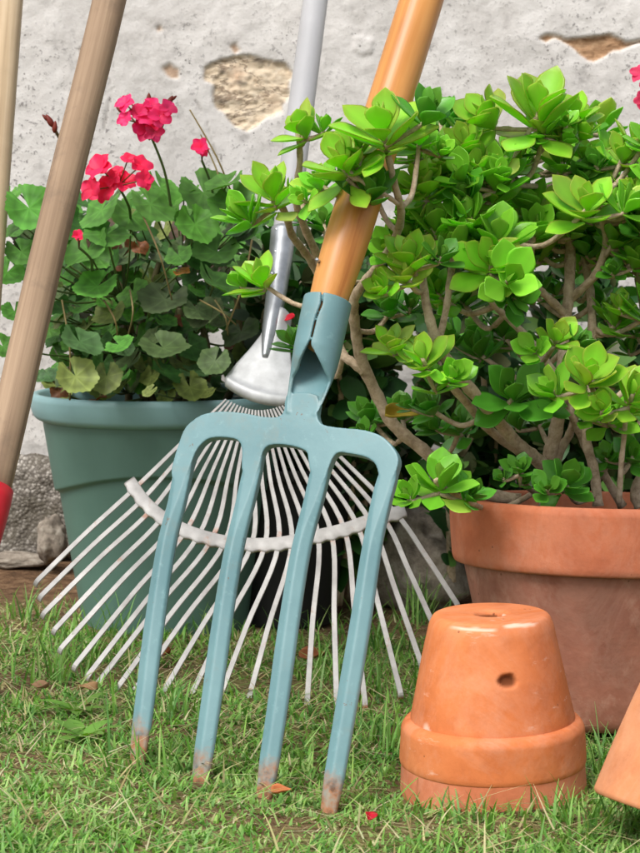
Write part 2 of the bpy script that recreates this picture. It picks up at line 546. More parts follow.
def build_wall():
    chip1 = wall_xz([(203, 66), (214, 60), (228, 58), (242, 55), (262, 57), (286, 62), (293, 72), (290, 84), (291, 96), (281, 111), (262, 122), (248, 132), (236, 126), (226, 116), (214, 108), (211, 95), (213, 84), (205, 78)])
    chip2 = wall_xz([(540, 38), (548, 33), (558, 35), (568, 39), (585, 37), (610, 36), (625, 42), (645, 37), (668, 40), (668, 45), (640, 44), (625, 48), (612, 50), (604, 58), (594, 63), (586, 60), (579, 54), (568, 45), (556, 39), (546, 42)])
    small = [wall_xz([(163, 68), (170, 64), (178, 70), (180, 80), (172, 78), (166, 74)]), wall_xz([(230, 46), (236, 43), (241, 50), (234, 54)]),
             wall_xz([(156, 28), (160, 26), (163, 30), (158, 32)]), wall_xz([(78, 48), (83, 46), (84, 52), (79, 53)])]
    white = [wall_xz([(354, 38), (364, 34), (372, 40), (370, 52), (362, 56), (354, 50)])]
    x0, x1, z0, z1 = -.78, .78, .19, 1.0
    st = .003
    xs = np.concatenate([np.linspace(-4, x0 - .05, 12), np.arange(x0, x1, st), np.linspace(x1 + .05, 4, 12)])
    zs = np.concatenate([np.arange(z0, z1, st), np.linspace(z1 + .03, 1.7, 10)])
    X, Z = np.meshgrid(xs, zs)
    P = np.stack([X.ravel(), Z.ravel()], 1)
    nz = np.array([mnoise.fractal(Vector((p[0] * 28, p[1] * 28, 0)), 1.0, 2.0, 5) for p in P])
    nl = np.array([mnoise.fractal(Vector((p[0] * 30, p[1] * 85, 7)), 1.0, 2.0, 5) for p in P])
    nb = np.array([mnoise.noise(Vector((p[0] * 5, p[1] * 5, 2))) for p in P])
    nh = np.array([mnoise.noise(Vector((p[0] * 150, p[1] * 190, 2))) for p in P])
    sd1 = poly_sd(P, chip1) + nz * .006
    sd2 = poly_sd(P, chip2) + nz * .003
    ss = lambda s, w: np.clip(.5 - s / w, 0, 1)
    m1, m2 = ss(sd1, .004), ss(sd2, .004)
    ms = np.zeros(len(P)); mw = np.zeros(len(P))
    for q in small: ms = np.maximum(ms, ss(poly_sd(P, q) + nz * .004, .005))
    for q in white: mw = np.maximum(mw, ss(poly_sd(P, q) + nz * .006, .005))
    # hairline crack
    cr = np.zeros(len(P))
    for line in ([(195, 100), (206, 118), (214, 150), (228, 182), (232, 230)], [(90, 50), (105, 62), (112, 90), (104, 130)]):
        L = wall_xz(line)
        for a, b in zip(L[:-1], L[1:]):
            a = np.array(a); b = np.array(b); e = b - a; w = P - a
            t = np.clip((w @ e) / (e @ e), 0, 1); q = w - t[:, None] * e
            cr = np.maximum(cr, ss(np.hypot(q[:, 0], q[:, 1]) + nz * .003 - .0008, .002))
    ch = np.maximum(m1, np.maximum(m2, ms * .8))
    dep = m1 * (.0058 + nl * .0026 + nh * .0028) + m2 * (.007 + nl * .004) + ms * .004 - mw * .003 + cr * .002
    # slightly proud broken lip around the big chip
    dep += nz * .0016 + nb * .004
    Y = WALL_Y + dep
    crack_dark = np.clip((-nl - .35) * 2.5, 0, .8) * m1
    col = np.stack([np.clip(ch, 0, 1), np.clip(m2 + ms, 0, 1), np.clip(np.maximum(crack_dark, cr * .35), 0, 1)], 1)
    nx = len(xs); ny = len(zs)
    V = np.stack([X.ravel(), Y, Z.ravel()], 1).tolist()
    Fc = [(j * nx + i, j * nx + i + 1, (j + 1) * nx + i + 1, (j + 1) * nx + i) for j in range(ny - 1) for i in range(nx - 1)]
    b = len(V)
    T = .24
    V += [(-4, WALL_Y + T, .19), (4, WALL_Y + T, .19), (4, WALL_Y + T, 1.7), (-4, WALL_Y + T, 1.7)]
    Fc += [(b + 1, b, b + 3, b + 2)]
    top = [(ny - 1) * nx + i for i in range(nx)]
    Fc.append(tuple(top[::1]) + (b + 2, b + 3))
    Fc.append(tuple([j * nx for j in range(ny)]) + (b + 3, b))
    Fc.append(tuple([j * nx + nx - 1 for j in range(ny - 1, -1, -1)]) + (b + 1, b + 2))
    root = empty('garden_wall', (0, WALL_Y, 0), 'pale grey rendered garden wall with chipped plaster and bare stone patches', 'wall')
    mb = MB(); mb.add(V, Fc, col.tolist() + [(0, 0, 0)] * 4)
    mb.build('plaster', M['wall'], root)
    # rough concrete footing standing proud of the plaster
    mb = MB()
    xs = np.concatenate([np.linspace(-4, -.85, 10), np.arange(-.8, .8, .006), np.linspace(.85, 4, 10)])
    prof = [(0.0, -.1)] + [(0, z) for z in np.arange(-.02, .195, .006)]
    V = []
    nzp = len(prof) + 6
    for x in xs:
        edge = .205 + .012 * mnoise.fractal(Vector((x * 9, 0, 5)), 1, 2, 4)
        low = .055 + .02 * mnoise.fractal(Vector((x * 7, 3, 5)), 1, 2, 4)
        for j in range(nzp):
            t = j / (nzp - 4)
            if j < nzp - 3:
                z = -.08 + t * (edge + .08)
                out = .035 + .012 * mnoise.fractal(Vector((x * 14, z * 14, 1)), 1, 2, 4) + .004 * mnoise.noise(Vector((x * 70, z * 70, 1)))
                if z < low: out -= min(.05, (low - z) * 1.6)
                if t > .93: out -= .012 * (t - .93) / .07
                V.append((x, WALL_Y - out, z))
            else:
                q = (j - (nzp - 3)) / 2
                V.append((x, WALL_Y - .015 + .1 * q, edge + .004 - .03 * q))
    Fc = [(i * nzp + j, (i + 1) * nzp + j, (i + 1) * nzp + j + 1, i * nzp + j + 1) for i in range(len(xs) - 1) for j in range(nzp - 1)]
    mb.add(V, Fc)
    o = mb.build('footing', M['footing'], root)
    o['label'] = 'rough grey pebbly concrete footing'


build_wall()


def stone(px, py, Y, w, d, h, seed, label):
    p = at(px, py, Y)
    bm = bmesh.new(); bmesh.ops.create_icosphere(bm, subdivisions=4, radius=1)
    mb = MB(); V = []
    for v in bm.verts:
        n = 1 + .28 * mnoise.fractal(v.co * 1.3 + Vector((seed, 0, 0)), 1, 2, 4) + .1 * mnoise.noise(v.co * 5)
        V.append((p.x + v.co.x * w * n, Y + v.co.y * d * n, p.z + v.co.z * h * n))
    mb.add(V, [tuple(x.index for x in f.verts) for f in bm.faces]); bm.free()
    o = mb.build('stone', M['stone'], None, origin=(p.x, Y, gz(p.x, Y)))
    tag(o, label, 'stone', 'loose stones at the wall foot', 'thing')


stone(52, 540, 2.62, .022, .03, .035, 3, 'grey pointed stone leaning beside the left side of the green planter')
stone(20, 560, 2.66, .05, .03, .012, 9, 'flat brown stone at wall foot, furthest left')
stone(420, 560, 2.45, .075, .05, .07, 5, 'large mossy grey stone behind the rake, left of jade pot')


# ------------------------------------------------------------------ pots
def tilt(ax=0, ay=0):
    return (Matrix.Rotation(R(ay), 4, 'Y') @ Matrix.Rotation(R(ax), 4, 'X')).to_3x3()


def soil_disc(name, parent, c, r, rot):
    mb = MB(); V = [c]; Fc = []
    n, m = 40, 9
    for j in range(1, m):
        for k in range(n):
            a = 2 * math.pi * k / n; rr = r * j / (m - 1)
            p = Vector((rr * math.cos(a), rr * math.sin(a), 0))
            p.z = .012 * mnoise.noise(p * 30) + .01 * (1 - j / m)
            V.append(c + rot @ p)
    for k in range(n): Fc.append((0, 1 + k, 1 + (k + 1) % n))
    for j in range(m - 2):
        for k in range(n):
            k2 = (k + 1) % n
            Fc.append((1 + j * n + k, 1 + (j + 1) * n + k, 1 + (j + 1) * n + k2, 1 + j * n + k2))
    mb.add(V, Fc)
    return mb.build(name, M['soil'], parent)


# green planter
GP = Vector((at(165, 400, 2.33).x, 2.33, 0)); GP.z = .0
green = empty('green_planter', GP, 'large green plastic planter with flared rim holding the red geranium', 'planter')
rotg = tilt(2.5, 0)
GPB = GP + Vector((0, 0, .004))


def gfn(th, r, z):
    # decorative swag: the wall is thicker above a curve that sags between four points
    cz = .202 + .016 * math.cos(2 * (th + R(90)))
    t = max(0, min(1, (z - cz) / .0022))
    return (r + .0058 * t * (1 if r > .09 and z > .02 else 0), z)


prof = dense(rounded([(.0, .004), (.098, .004), (.103, .0), (.107, .012), (.150, .283)], .004), .002)
mb = MB(); lathe(mb, prof, 160, GPB, rotg, gfn); mb.build('body', M['green_plastic'], green)
prof = rounded([(.148, .278), (.158, .279), (.166, .284), (.170, .296), (.171, .308), (.168, .314), (.160, .314), (.150, .300), (.146, .26)], .005)
mb = MB(); lathe(mb, prof, 128, GPB, rotg); o = mb.build('rim', M['rim_sky_tint'], green)
soil_disc('soil', green, GPB + rotg @ Vector((0, 0, .272)), .1465, rotg)

# black pot added to fill the dark gap behind the rake
BP = Vector((at(286, 600, 2.36).x, 2.36, .012))
mb = MB()
prof = dense(rounded([(0, 0), (.062, 0), (.088, .19), (.094, .192), (.095, .206), (.090, .207), (.085, .19), (.082, .17), (0, .172)], .003), .012)
lathe(mb, prof, 72, BP)
o = mb.build('gap_filler_pot', M['gap_black'], None, origin=BP)
tag(o, 'black pot shape added to fill the dark gap behind the leaf rake tines', 'pot', None, 'thing')

# big terracotta pot with jade
TP = Vector((at(597, 500, 1.83).x, 1.83, .0))
big = empty('flower_pot', TP, 'large weathered terracotta pot with thick rim holding the jade plant', 'pot')
rott = tilt(-1.6, 1.2)
kz = .39 - (500 - 335) / 1800 * 1.83
prof = dense(rounded([(0, .002), (.100, .0), (.106, .008), (.139, kz - .064), (.141, kz - .052)], .005), .008)
nzf = lambda th, r, z: (r + .0012 * mnoise.noise(Vector((math.cos(th) * 3, math.sin(th) * 3, z * 14))), z)
mb = MB(); lathe(mb, prof, 128, TP, rott, nzf); mb.build('body', M['terra_big'], big)
prof = rounded([(.134, kz - .066), (.1475, kz - .066), (.1500, kz - .060), (.1545, kz - .006), (.1520, kz), (.1440, kz), (.138, kz - .02), (.132, kz - .06)], .0045, 5)
mb = MB(); lathe(mb, dense(prof, .006), 128, TP, rott, nzf); mb.build('rim', M['terra_rim'], big)
soil_disc('soil', big, TP + rott @ Vector((0, 0, kz - .03)), .135, rott)


# stacked upturned pots
def upturned(name, c, rot, label, group, zrim, show_body, mat, seed, chip=None):
    root = empty(name, c + Vector((0, 0, zrim)), label, 'pot', group)
    o0 = Vector(c)

    def pp(th, r, z):
        return (r + .0007 * mnoise.noise(Vector((math.cos(th) * 2 + seed, math.sin(th) * 2, z * 20))), z)
    z0 = zrim
    # rim band (mouth down)
    prof = rounded([(.066, z0 + .02), (.070, z0 + .001), (.0785, z0), (.0795, z0 + .004), (.0780, z0 + .033), (.0745, z0 + .038), (.0700, z0 + .0395)], .004, 5)
    mb = MB(); lathe(mb, dense(prof, .004), 128, o0, rot, pp); mb.build('rim', mat, root)
    H = .129
    prof = rounded([(.066, z0 + .01), (.0705, z0 + .0385), (.0525, z0 + H - .008), (.0485, z0 + H), (.0125, z0 + H), (.0118, z0 + H - .026)], .005, 5)
    prof = dense(prof, .0016)
    mb = MB()
    lathe(mb, prof, 220, o0, rot, pp)
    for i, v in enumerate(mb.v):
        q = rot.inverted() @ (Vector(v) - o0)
        if math.hypot(q.x, q.y) < .0124: mb.c[i] = (1, 1, .15)  # shade inside the drain hole painted as a dark vertex colour
    if chip:
        for i, v in enumerate(mb.v):
            v = Vector(v)
            for (cp, sx, sz, dp, dark) in chip:
                d = v - cp
                q = math.hypot(d.x / sx, d.z / sz) + .25 * mnoise.noise(v * 160)
                if q < 1.25 and v.y < c.y:
                    t = max(0, min(1, (1.25 - q) / .4))
                    ax = (v - Vector((c.x, c.y, v.z))).normalized()
                    v2 = v - ax * dp * t
                    mb.v[i] = tuple(v2)
                    if dark: mb.c[i] = (1, 1, 1 - t)
                    else: mb.c[i] = (1, 1 - .62 * t, 1)
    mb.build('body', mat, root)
    return root


SP = Vector((at(493, 800, 1.525).x, 1.525, -.002))
rots = tilt(2.6, -1.2)
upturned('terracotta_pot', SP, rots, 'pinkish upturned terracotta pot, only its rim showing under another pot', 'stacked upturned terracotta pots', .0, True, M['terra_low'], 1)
dep = lambda px, py: at(px, py, 1.4655)
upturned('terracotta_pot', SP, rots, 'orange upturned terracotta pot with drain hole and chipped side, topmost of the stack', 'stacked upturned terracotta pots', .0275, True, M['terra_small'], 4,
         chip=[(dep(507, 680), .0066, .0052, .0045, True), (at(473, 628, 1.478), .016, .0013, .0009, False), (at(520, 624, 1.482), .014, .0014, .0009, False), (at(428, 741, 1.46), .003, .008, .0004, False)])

# upside-down pot tipped on its edge, cut by the right side of the frame
OP = Vector((.2835, 1.345, .021))
rotb = (Matrix.Rotation(R(17), 4, 'Y') @ Matrix.Rotation(R(-9), 4, 'X')).to_3x3()
mb = MB()
prof = dense(rounded([(.060, .012), (.0705, .0005), (.0775, .0), (.0792, .003), (.0610, .132), (.056, .138), (.012, .139), (.0115, .12)], .003, 5), .004)
lathe(mb, prof, 128, OP, rotb, nzf)
o = mb.build('terracotta_pot', M['terra_bowl'], None, origin=OP)
tag(o, 'smooth pale orange terracotta pot tipped over on its edge beside the upturned stack', 'pot', None, 'thing')

# ------------------------------------------------------------------ garden fork
FP1, FP4, FS = at(137, 763, 1.54), at(327, 818, 1.455), at(331, 304, 1.635)
FN = (FP4 - FP1).cross(FS - FP1).normalized()
if FN.y > 0: FN = -FN          # towards the camera


def fk(px, py, lift=0.0):
    return on_plane(px, py, FP1, FN) + FN * lift


fork = empty('garden_fork', Vector((fk(230, 790).x, fk(230, 790).y, 0)), 'teal four-tined garden fork with varnished wooden shaft, stuck upright in the grass', 'garden fork')


TH = .0048
TINES = [[(189, 448), (185, 465), (177.5, 500), (166, 545), (154.5, 620), (144.5, 700), (136.5, 767)],
         [(257, 456), (252, 475), (246, 500), (233.5, 550), (222, 620), (211, 700), (197.5, 796)],
         [(325, 458), (320, 475), (314, 500), (301, 548), (289, 620), (278, 700), (262.5, 806)],
         [(391, 464), (388, 478), (382, 500), (372, 545), (360.5, 620), (347, 700), (326.5, 822)]]


def smooth2(pts, n=5):
    return [(p.x, p.y) for p in catmull([Vector((x, y, 0)) for x, y in pts], n)]


outer = smooth2([(177, 484), (173.5, 474), (176.5, 459), (181, 445), (187, 430), (197, 420.5), (208, 415), (225, 413), (245, 414.5), (264, 418), (279, 418.5), (285.5, 413), (287, 402), (290, 396), (303, 394), (317, 396), (320.5, 403), (319, 416), (324, 425.5), (340, 429), (365, 431.5), (383, 437.5), (395, 449), (400, 460), (398, 472), (393, 482), (387, 488)])
arcs = [smooth2([(384, 486), (380.5, 476), (376.5, 465), (367, 458.5), (351, 455), (341, 454), (335.5, 458), (331, 468), (325, 484), (320, 490)]),
        smooth2([(317, 486), (312, 472), (310, 460), (308, 453), (298, 448.5), (283, 446), (271, 447), (265, 453), (261, 468), (255, 482), (249, 488)]),
        smooth2([(249, 484), (244, 470), (244, 452), (240, 442), (228, 439), (213, 439.5), (204, 445), (197, 455), (190, 474), (184, 484)])]
out2 = outer + arcs[0] + arcs[1] + arcs[2]
bm = bmesh.new()


def bm_add(V, Fc):
    vs = [bm.verts.new(p) for p in V]
    for f in Fc: bm.faces.new([vs[i] for i in f])


n = len(out2)
bm_add([fk(x, y, TH) for x, y in out2] + [fk(x, y, -TH) for x, y in out2],
       [tuple(range(n))[::-1], tuple(range(n, 2 * n))] + [(i, (i + 1) % n, n + (i + 1) % n, n + i) for i in range(n)])
tine_tips = []
for P in TINES:
    pts = [fk(x, y, .0) for x, y in P]
    d = (pts[-1] - pts[-2]).normalized()
    tine_tips.append(pts[-1])
    pts.append(pts[-1] + d * .028 - FN * .004)
    C = catmull(pts, 10)
    L = [0]
    for p_, q_ in zip(C[:-1], C[1:]): L.append(L[-1] + (q_ - p_).length)
    tot = L[-1] - .028
    secA = [(-.5, -.38), (-.5, .36), (-.30, .5), (.30, .5), (.5, .36), (.5, -.38), (.40, -.5), (-.40, -.5)]
    secB = [(-.5, -.12), (-.43, .18), (-.05, .5), (.05, .5), (.43, .18), (.5, -.12), (.40, -.5), (-.40, -.5)]
    m = len(secA); V = []; Fc = []
    for i, p in enumerate(C):
        t = (C[min(i + 1, len(C) - 1)] - C[max(i - 1, 0)]).normalized()
        e1 = FN.cross(t).normalized(); nn = t.cross(e1).normalized()
        if nn.dot(FN) < 0: nn = -nn
        u = min(1.0, L[i] / tot)
        w = float(np.interp(u, [0, .05, .12, .3, .6, .88, 1], [17, 20.5, 21, 22.5, 24, 22.5, 16])) * 1.53 / F_PX
        if L[i] > tot: w *= max(.25, 1 - (L[i] - tot) / .034)
        th = float(np.interp(u, [0, .05, .12, .30, 1], [.0088, .0094, .0100, .0122, .0095]))
        bow = 0
        k_ = min(1, max(0, (u - .06) / .20)); k_ = k_ * k_ * (3 - 2 * k_)
        sec = [(a1 * (1 - k_) + a2 * k_, b1 * (1 - k_) + b2 * k_) for (a1, b1), (a2, b2) in zip(secA, secB)]
        for (a_, b_) in sec: V.append(p + e1 * a_ * w + nn * (b_ * th + bow))
    for i in range(len(C) - 1):
        for k in range(m): Fc.append((i * m + k, i * m + (k + 1) % m, (i + 1) * m + (k + 1) % m, (i + 1) * m + k))
    Fc.append(tuple(range(m))[::-1]); Fc.append(tuple((len(C) - 1) * m + k for k in range(m)))
    bm_add(V, Fc)
# socket: a sheet wrapped round the shaft, its seam opening in a notch above the flat strap
A0, A1 = fk(329.5, 302.5, .004), fk(303.5, 416, .0)
axs = (A0 - A1).normalized()
E1 = FN.cross(axs).normalized()
if E1.x < 0: E1 = -E1
NS, NA = 60, 56
V = []; Fc = []
for i in range(NS + 1):
    s_ = i / NS
    c = A0.lerp(A1, s_)
    rx = float(np.interp(s_, [0, .45, .68, .88, 1], [.0218, .0212, .0206, .0176, .0145]))
    rz = float(np.interp(s_, [0, .44, .56, .68, .84, 1], [.0218, .0212, .018, .0105, .0062, .003]))
    g = float(np.interp(s_, [0, .42, .46, .64, .70, 1], [.045, .045, .10, .74, 1.2, 1.5]))
    sh = float(np.interp(s_, [0, .10, .22, .38, .46, .68, .85, 1], [.16, .24, .12, .10, .05, .22, .20, .10]))
    fo = float(np.interp(s_, [.66, .98], [0, .0052]))
    for w_ in (0, 1):
        for k in range(NA + 1):
            ph = g + (2 * math.pi - 2 * g) * k / NA + sh
            q = .0032 * w_
            V.append(c + E1 * (math.sin(ph) * (rx + .0004 - q)) + FN * (math.cos(ph) * max(.0006, rz + .0004 - q) + fo))
ring = 2 * (NA + 1)
for i in range(NS):
    for k in range(NA):
        o_, o2 = i * ring + k, (i + 1) * ring + k
        Fc.append((o_, o_ + 1, o2 + 1, o2))
        Fc.append((o_ + NA + 1, o2 + NA + 1, o2 + NA + 2, o_ + NA + 2))
    for k in (0, NA):
        o_, o2 = i * ring + k, (i + 1) * ring + k
        Fc.append((o_, o2, o2 + NA + 1, o_ + NA + 1) if k == 0 else (o_, o_ + NA + 1, o2 + NA + 1, o2))
for k in range(NA):
    Fc.append((k, k + NA + 1, k + NA + 2, k + 1))
    q = NS * ring + k
    Fc.append((q, q + 1, q + NA + 2, q + NA + 1))
bm_add(V, Fc)
bmesh.ops.recalc_face_normals(bm, faces=bm.faces)
tmp = bpy.data.meshes.new('forged'); bm.to_mesh(tmp); bm.free()
tob = bpy.data.objects.new('forged', tmp); COL.objects.link(tob)
rm = tob.modifiers.new('rm', 'REMESH'); rm.mode = 'VOXEL'; rm.voxel_size = .00085; rm.adaptivity = 0
sm = tob.modifiers.new('sm', 'SMOOTH'); sm.factor = .5; sm.iterations = 4
dg = bpy.context.evaluated_depsgraph_get()
fm = bpy.data.meshes.new_from_object(tob.evaluated_get(dg), depsgraph=dg)
bpy.data.objects.remove(tob)
NV_ = len(fm.vertices)
co = np.zeros(NV_ * 3); fm.vertices.foreach_get('co', co); co = co.reshape(-1, 3)
no = np.zeros(NV_ * 3); fm.vertices.foreach_get('normal', no); no = no.reshape(-1, 3)
rel = co - np.array(CAM)
cp, sp_ = math.cos(PITCH), math.sin(PITCH)
dep_ = rel[:, 1] * cp - rel[:, 2] * sp_
upc = rel[:, 1] * sp_ + rel[:, 2] * cp
pxs = 320 + F_PX * rel[:, 0] / dep_; pys = 426.5 - F_PX * upc / dep_
tt = np.array([list(t) for t in tine_tips])
dt = np.sqrt(((co[:, None, :] - tt[None]) ** 2).sum(2))
tid = dt.argmin(1)
# which tine: nearest centre line at that height
cent = np.stack([np.interp(pys, [p[1] for p in P], [p[0] for p in P]) for P in TINES], 1)
tid = np.abs(pxs[:, None] - cent).argmin(1)
near = dt[np.arange(NV_), tid]
worn = np.clip(1.15 * (1 - near / .066), 0, 1) ** 1.1
worn = np.where(pys > 815, np.maximum(worn, .9), worn)
faces = [tuple(p.vertices) for p in fm.polygons]
fa = np.array([f[0] for f in faces])
which = np.where(pys[fa] < 411, -2, np.where(pys[fa] < 486, -1, tid[fa]))
for key, nm in ((-2, 'socket'), (-1, 'head'), (0, 'tine'), (1, 'tine'), (2, 'tine'), (3, 'tine')):
    fs = [faces[i] for i in np.nonzero(which == key)[0]]
    ids = sorted({i for f in fs for i in f}); mp = {o_: i for i, o_ in enumerate(ids)}
    mb = MB(); mb.add([co[i] for i in ids], [tuple(mp[i] for i in f) for f in fs], [(1 - worn[i], 1, 1) for i in ids])
    ob = mb.build(nm, M['fork'], fork)
    ob.data.normals_split_custom_set_from_vertices([tuple(no[i]) for i in ids])
bpy.data.meshes.remove(fm)
# shaft
TOPS = at(421.5, 0, 1.735)
sd = (TOPS - A0).normalized()
mb = MB()
S0 = A0 - axs * .046 - FN * .009
pts = [S0, A0 - axs * .043 - FN * .007, A0 - axs * .030 - FN * .001, A0] + [A0 + sd * t for t in np.linspace(.02, .62, 24)]
rad = [.006, .012, .0166, .0172] + [.0190, .0202] + [.0207] * 22
tube(mb, pts, rad, 40)
mb.build('shaft', M['shaft'], fork)
# T grip beyond the frame
mb = MB(); gp = A0 + sd * .62
tube(mb, [gp + E1 * t for t in np.linspace(-.055, .055, 9)], [.012, .016, .017, .018, .018, .018, .017, .016, .012], 24)
mb.build('grip', M['shaft'], fork)
# pin through socket
mb = MB(); pc = A0.lerp(A1, -.28)
ra = (ray(327, 270)); pp = fk(327, 270, .0245)
tube(mb, [pp - FN * .006, pp], .0016, 12); mb.build('nail', M['galv'], fork)

# ------------------------------------------------------------------ leaf rake
RP0, RP1 = at(270, 722, 1.84), at(262, 395, 2.08)
RN = Vector((1, 0.02, 0)).cross(RP1 - RP0).normalized()
if RN.y > 0: RN = -RN


def rk(px, py, lift=0.0):
    return on_plane(px, py, RP0, RN) + RN * lift


rake = empty('leaf_rake', Vector((RP0.x, RP0.y, 0)), 'metal fan leaf rake with pale tines standing behind the garden fork', 'rake')
tips = [(39, 579), (43, 594), (46, 611), (57, 627), (63, 646), (77, 663), (90, 673), (97, 684), (113, 694), (127, 701), (154, 708), (182, 714), (212, 718), (243, 720), (275, 722), (306, 720), (337, 713), (365, 702), (400, 690), (420, 660), (436, 630), (456, 602)]
brace = [(131, 484), (145, 503), (165, 520), (190, 533), (222, 542), (250, 545), (280, 544), (316, 537), (345, 530), (368, 522), (402, 512)]
bp = catmull([Vector((x, y, 0)) for x, y in brace], 12)
bl = [0]
for a, b in zip(bp[:-1], bp[1:]): bl.append(bl[-1] + (b - a).length)


def brace_at(u):
    s = u * bl[-1]
    return (float(np.interp(s, bl, [p.x for p in bp])), float(np.interp(s, bl, [p.y for p in bp])))


NT_ = len(tips)
for i in range(NT_):
    u = i / (NT_ - 1)
    s0 = (226 + 62 * u, 399 + 9 * math.sin(math.pi * u) + 4 * u)
    b0 = brace_at(.02 + .96 * u); tp = tips[i]
    P0, P1, P2 = rk(*s0), rk(*b0), rk(*tp)
    P0 -= RN * .001
    C = catmull([P0, P0.lerp(P1, .5), P1, P1.lerp(P2, .5) + RN * .003, P2], 6)
    d = (C[-1] - C[-2]).normalized()
    down = Vector((0, 0, -1))
    e = C[-1]
    # tip bends over towards the ground
    C += [e + d * .003 - RN * .0004, e + d * .005 - RN * .0018, e + d * .0062 - RN * .004, e + d * .0066 - RN * .0065]
    mb = MB(); V = []; Fc = []; cols = []
    nC = len(C)
    rs = random.random()
    for j, p in enumerate(C):
        t = (C[min(j + 1, nC - 1)] - C[max(j - 1, 0)]).normalized()
        e1 = RN.cross(t).normalized(); nn = t.cross(e1).normalized()
        uu = min(1, j / (nC - 5))
        w = np.interp(uu, [0, .12, .45, 1], [.0022, .0036, .0057, .0060])
        th = .0016
        prox = 1 if 11 <= j <= 13 else 0
        endr = max(0, (j - (nC - 5)) / 4)
        worn = .50 * prox * (rs > .2) + .62 * endr + (.46 * (rs > .7) * max(0, (uu - .6)) / .4)
        for (a, b) in ((-.5, -.3), (-.42, .5), (.42, .5), (.5, -.3), (0, -.5)):
            V.append(p + e1 * a * w + nn * b * th); cols.append((1 - worn, 1, 1))
    for j in range(nC - 1):
        for k in range(5):
            Fc.append((j * 5 + k, j * 5 + (k + 1) % 5, (j + 1) * 5 + (k + 1) % 5, (j + 1) * 5 + k))
    Fc += [tuple(range(5)), tuple((nC - 1) * 5 + k for k in range(5))]
    mb.add(V, Fc, cols)
    mb.build('tine', M['tine'], rake, smooth=False)
# brace strip with scalloped lower edge
mb = MB(); V = []; Fc = []; cols = []
NBr = 160
for i in range(NBr + 1):
    u = -.012 + 1.024 * i / NBr
    c = brace_at(min(1, max(0, u)))
    c2 = brace_at(min(1, max(0, u) + .012)); c1 = brace_at(max(0, min(1, u) - .012))
    tx, ty = c2[0] - c1[0], c2[1] - c1[1]; L = math.hypot(tx, ty); nx_, ny_ = -ty / L, tx / L
    ex = 0
    if u < 0: ex = u * bl[-1]
    if u > 1: ex = (u - 1) * bl[-1]
    cx, cy = c[0] + tx / L * ex, c[1] + ty / L * ex
    ph = (min(1, max(0, u)) - .02) / .96 * (NT_ - 1)
    sc = .9 * math.cos(2 * math.pi * ph)
    hw = 6.6
    for (o_, l) in ((-hw, .0016), (-hw + 1.2, .0026), (hw - 1.4 + sc, .0026), (hw + sc, .0016), (hw + sc, -.0022), (-hw, -.0022)):
        V.append(rk(cx + nx_ * o_, cy + ny_ * o_, l)); cols.append((.74 if abs(o_) < hw else .55, 1, 1))
for i in range(NBr):
    for k in range(6):
        Fc.append((i * 6 + k, i * 6 + (k + 1) % 6, (i + 1) * 6 + (k + 1) % 6, (i + 1) * 6 + k))
Fc += [tuple(range(6)), tuple(NBr * 6 + k for k in range(6))]
mb.add(V, Fc, cols)
mb.build('brace', M['tine'], rake)
# head plate, a domed fan of sheet metal with a rolled lip
ax_top, ax_bot = Vector((282, 316, 0)), Vector((257, 402, 0))
adir = (ax_bot - ax_top).normalized(); aperp = Vector((-adir.y, adir.x, 0))
if aperp.x > 0: aperp = -aperp      # towards the left in the picture
mb = MB(); V = []; Fc = []
NU, NV = 30, 24
for i in range(NU + 1):
    u = i / NU
    half = np.interp(u, [0, .12, .3, .5, .7, .88, .95, 1], [10, 11.5, 15, 22, 30, 36, 36.5, 35])
    for j in range(NV + 1):
        v = -1 + 2 * j / NV
        sag = (1 - v * v) * 8 * u * u - 6 * u * u
        q = ax_top + adir * (u * 88 + sag) + aperp * (half * v)
        lift = .0055 * (1 - v * v) * (1 - .6 * u) + .001
        lift += .0035 * math.exp(-((u - .93) / .035) ** 2) + (-.004 * max(0, (u - .96) / .04))
        lift += .010 * math.exp(-(v * half / 8.5) ** 2) * (1 - min(1, u / .55))
        V.append(rk(q.x, q.y, lift))
for i in range(NU):
    for j in range(NV):
        q = i * (NV + 1) + j
        Fc.append((q, q + 1, q + NV + 2, q + NV + 1))
mb.add(V, Fc)
M['plate'] = mat_plain('rake_head_zinc', lin(190, 192, 194), .5, .25, .5, .18, 55, .3)
mb.build('head_plate', M['plate'], rake, solid=.0016)
# tapering socket
mb = MB()
sp = [rk(265, 360, .006), rk(269, 338, .008), rk(275, 306, .009), rk(279, 275, .009), rk(283.5, 236, .009)]
tube(mb, catmull(sp, 8), [.0035, .0085, .0118, .0138, .0158], 32)
mb.build('socket', M['galv'], rake)
for (x, y) in ((276, 262), (272.5, 284), (277, 240)):
    mb = MB(); c = rk(x, y, .0225)
    tube(mb, [c - RN * .003, c - RN * .0005, c], [.0026, .0026, .0014], 14); mb.build('rivet', M['galv'], rake)
mb = MB()
p0, p1 = rk(284, 240, .009), rk(316, 0, .009)
d = (p1 - p0)
pts = [p0 - d * .05] + [p0 + d * t for t in np.linspace(0, 1.42, 20)]
tube(mb, pts, [.0140] * 2 + [.0146, .0156] + [.0168] * 17, 40)
mb.build('pole', M['white_pole'], rake)

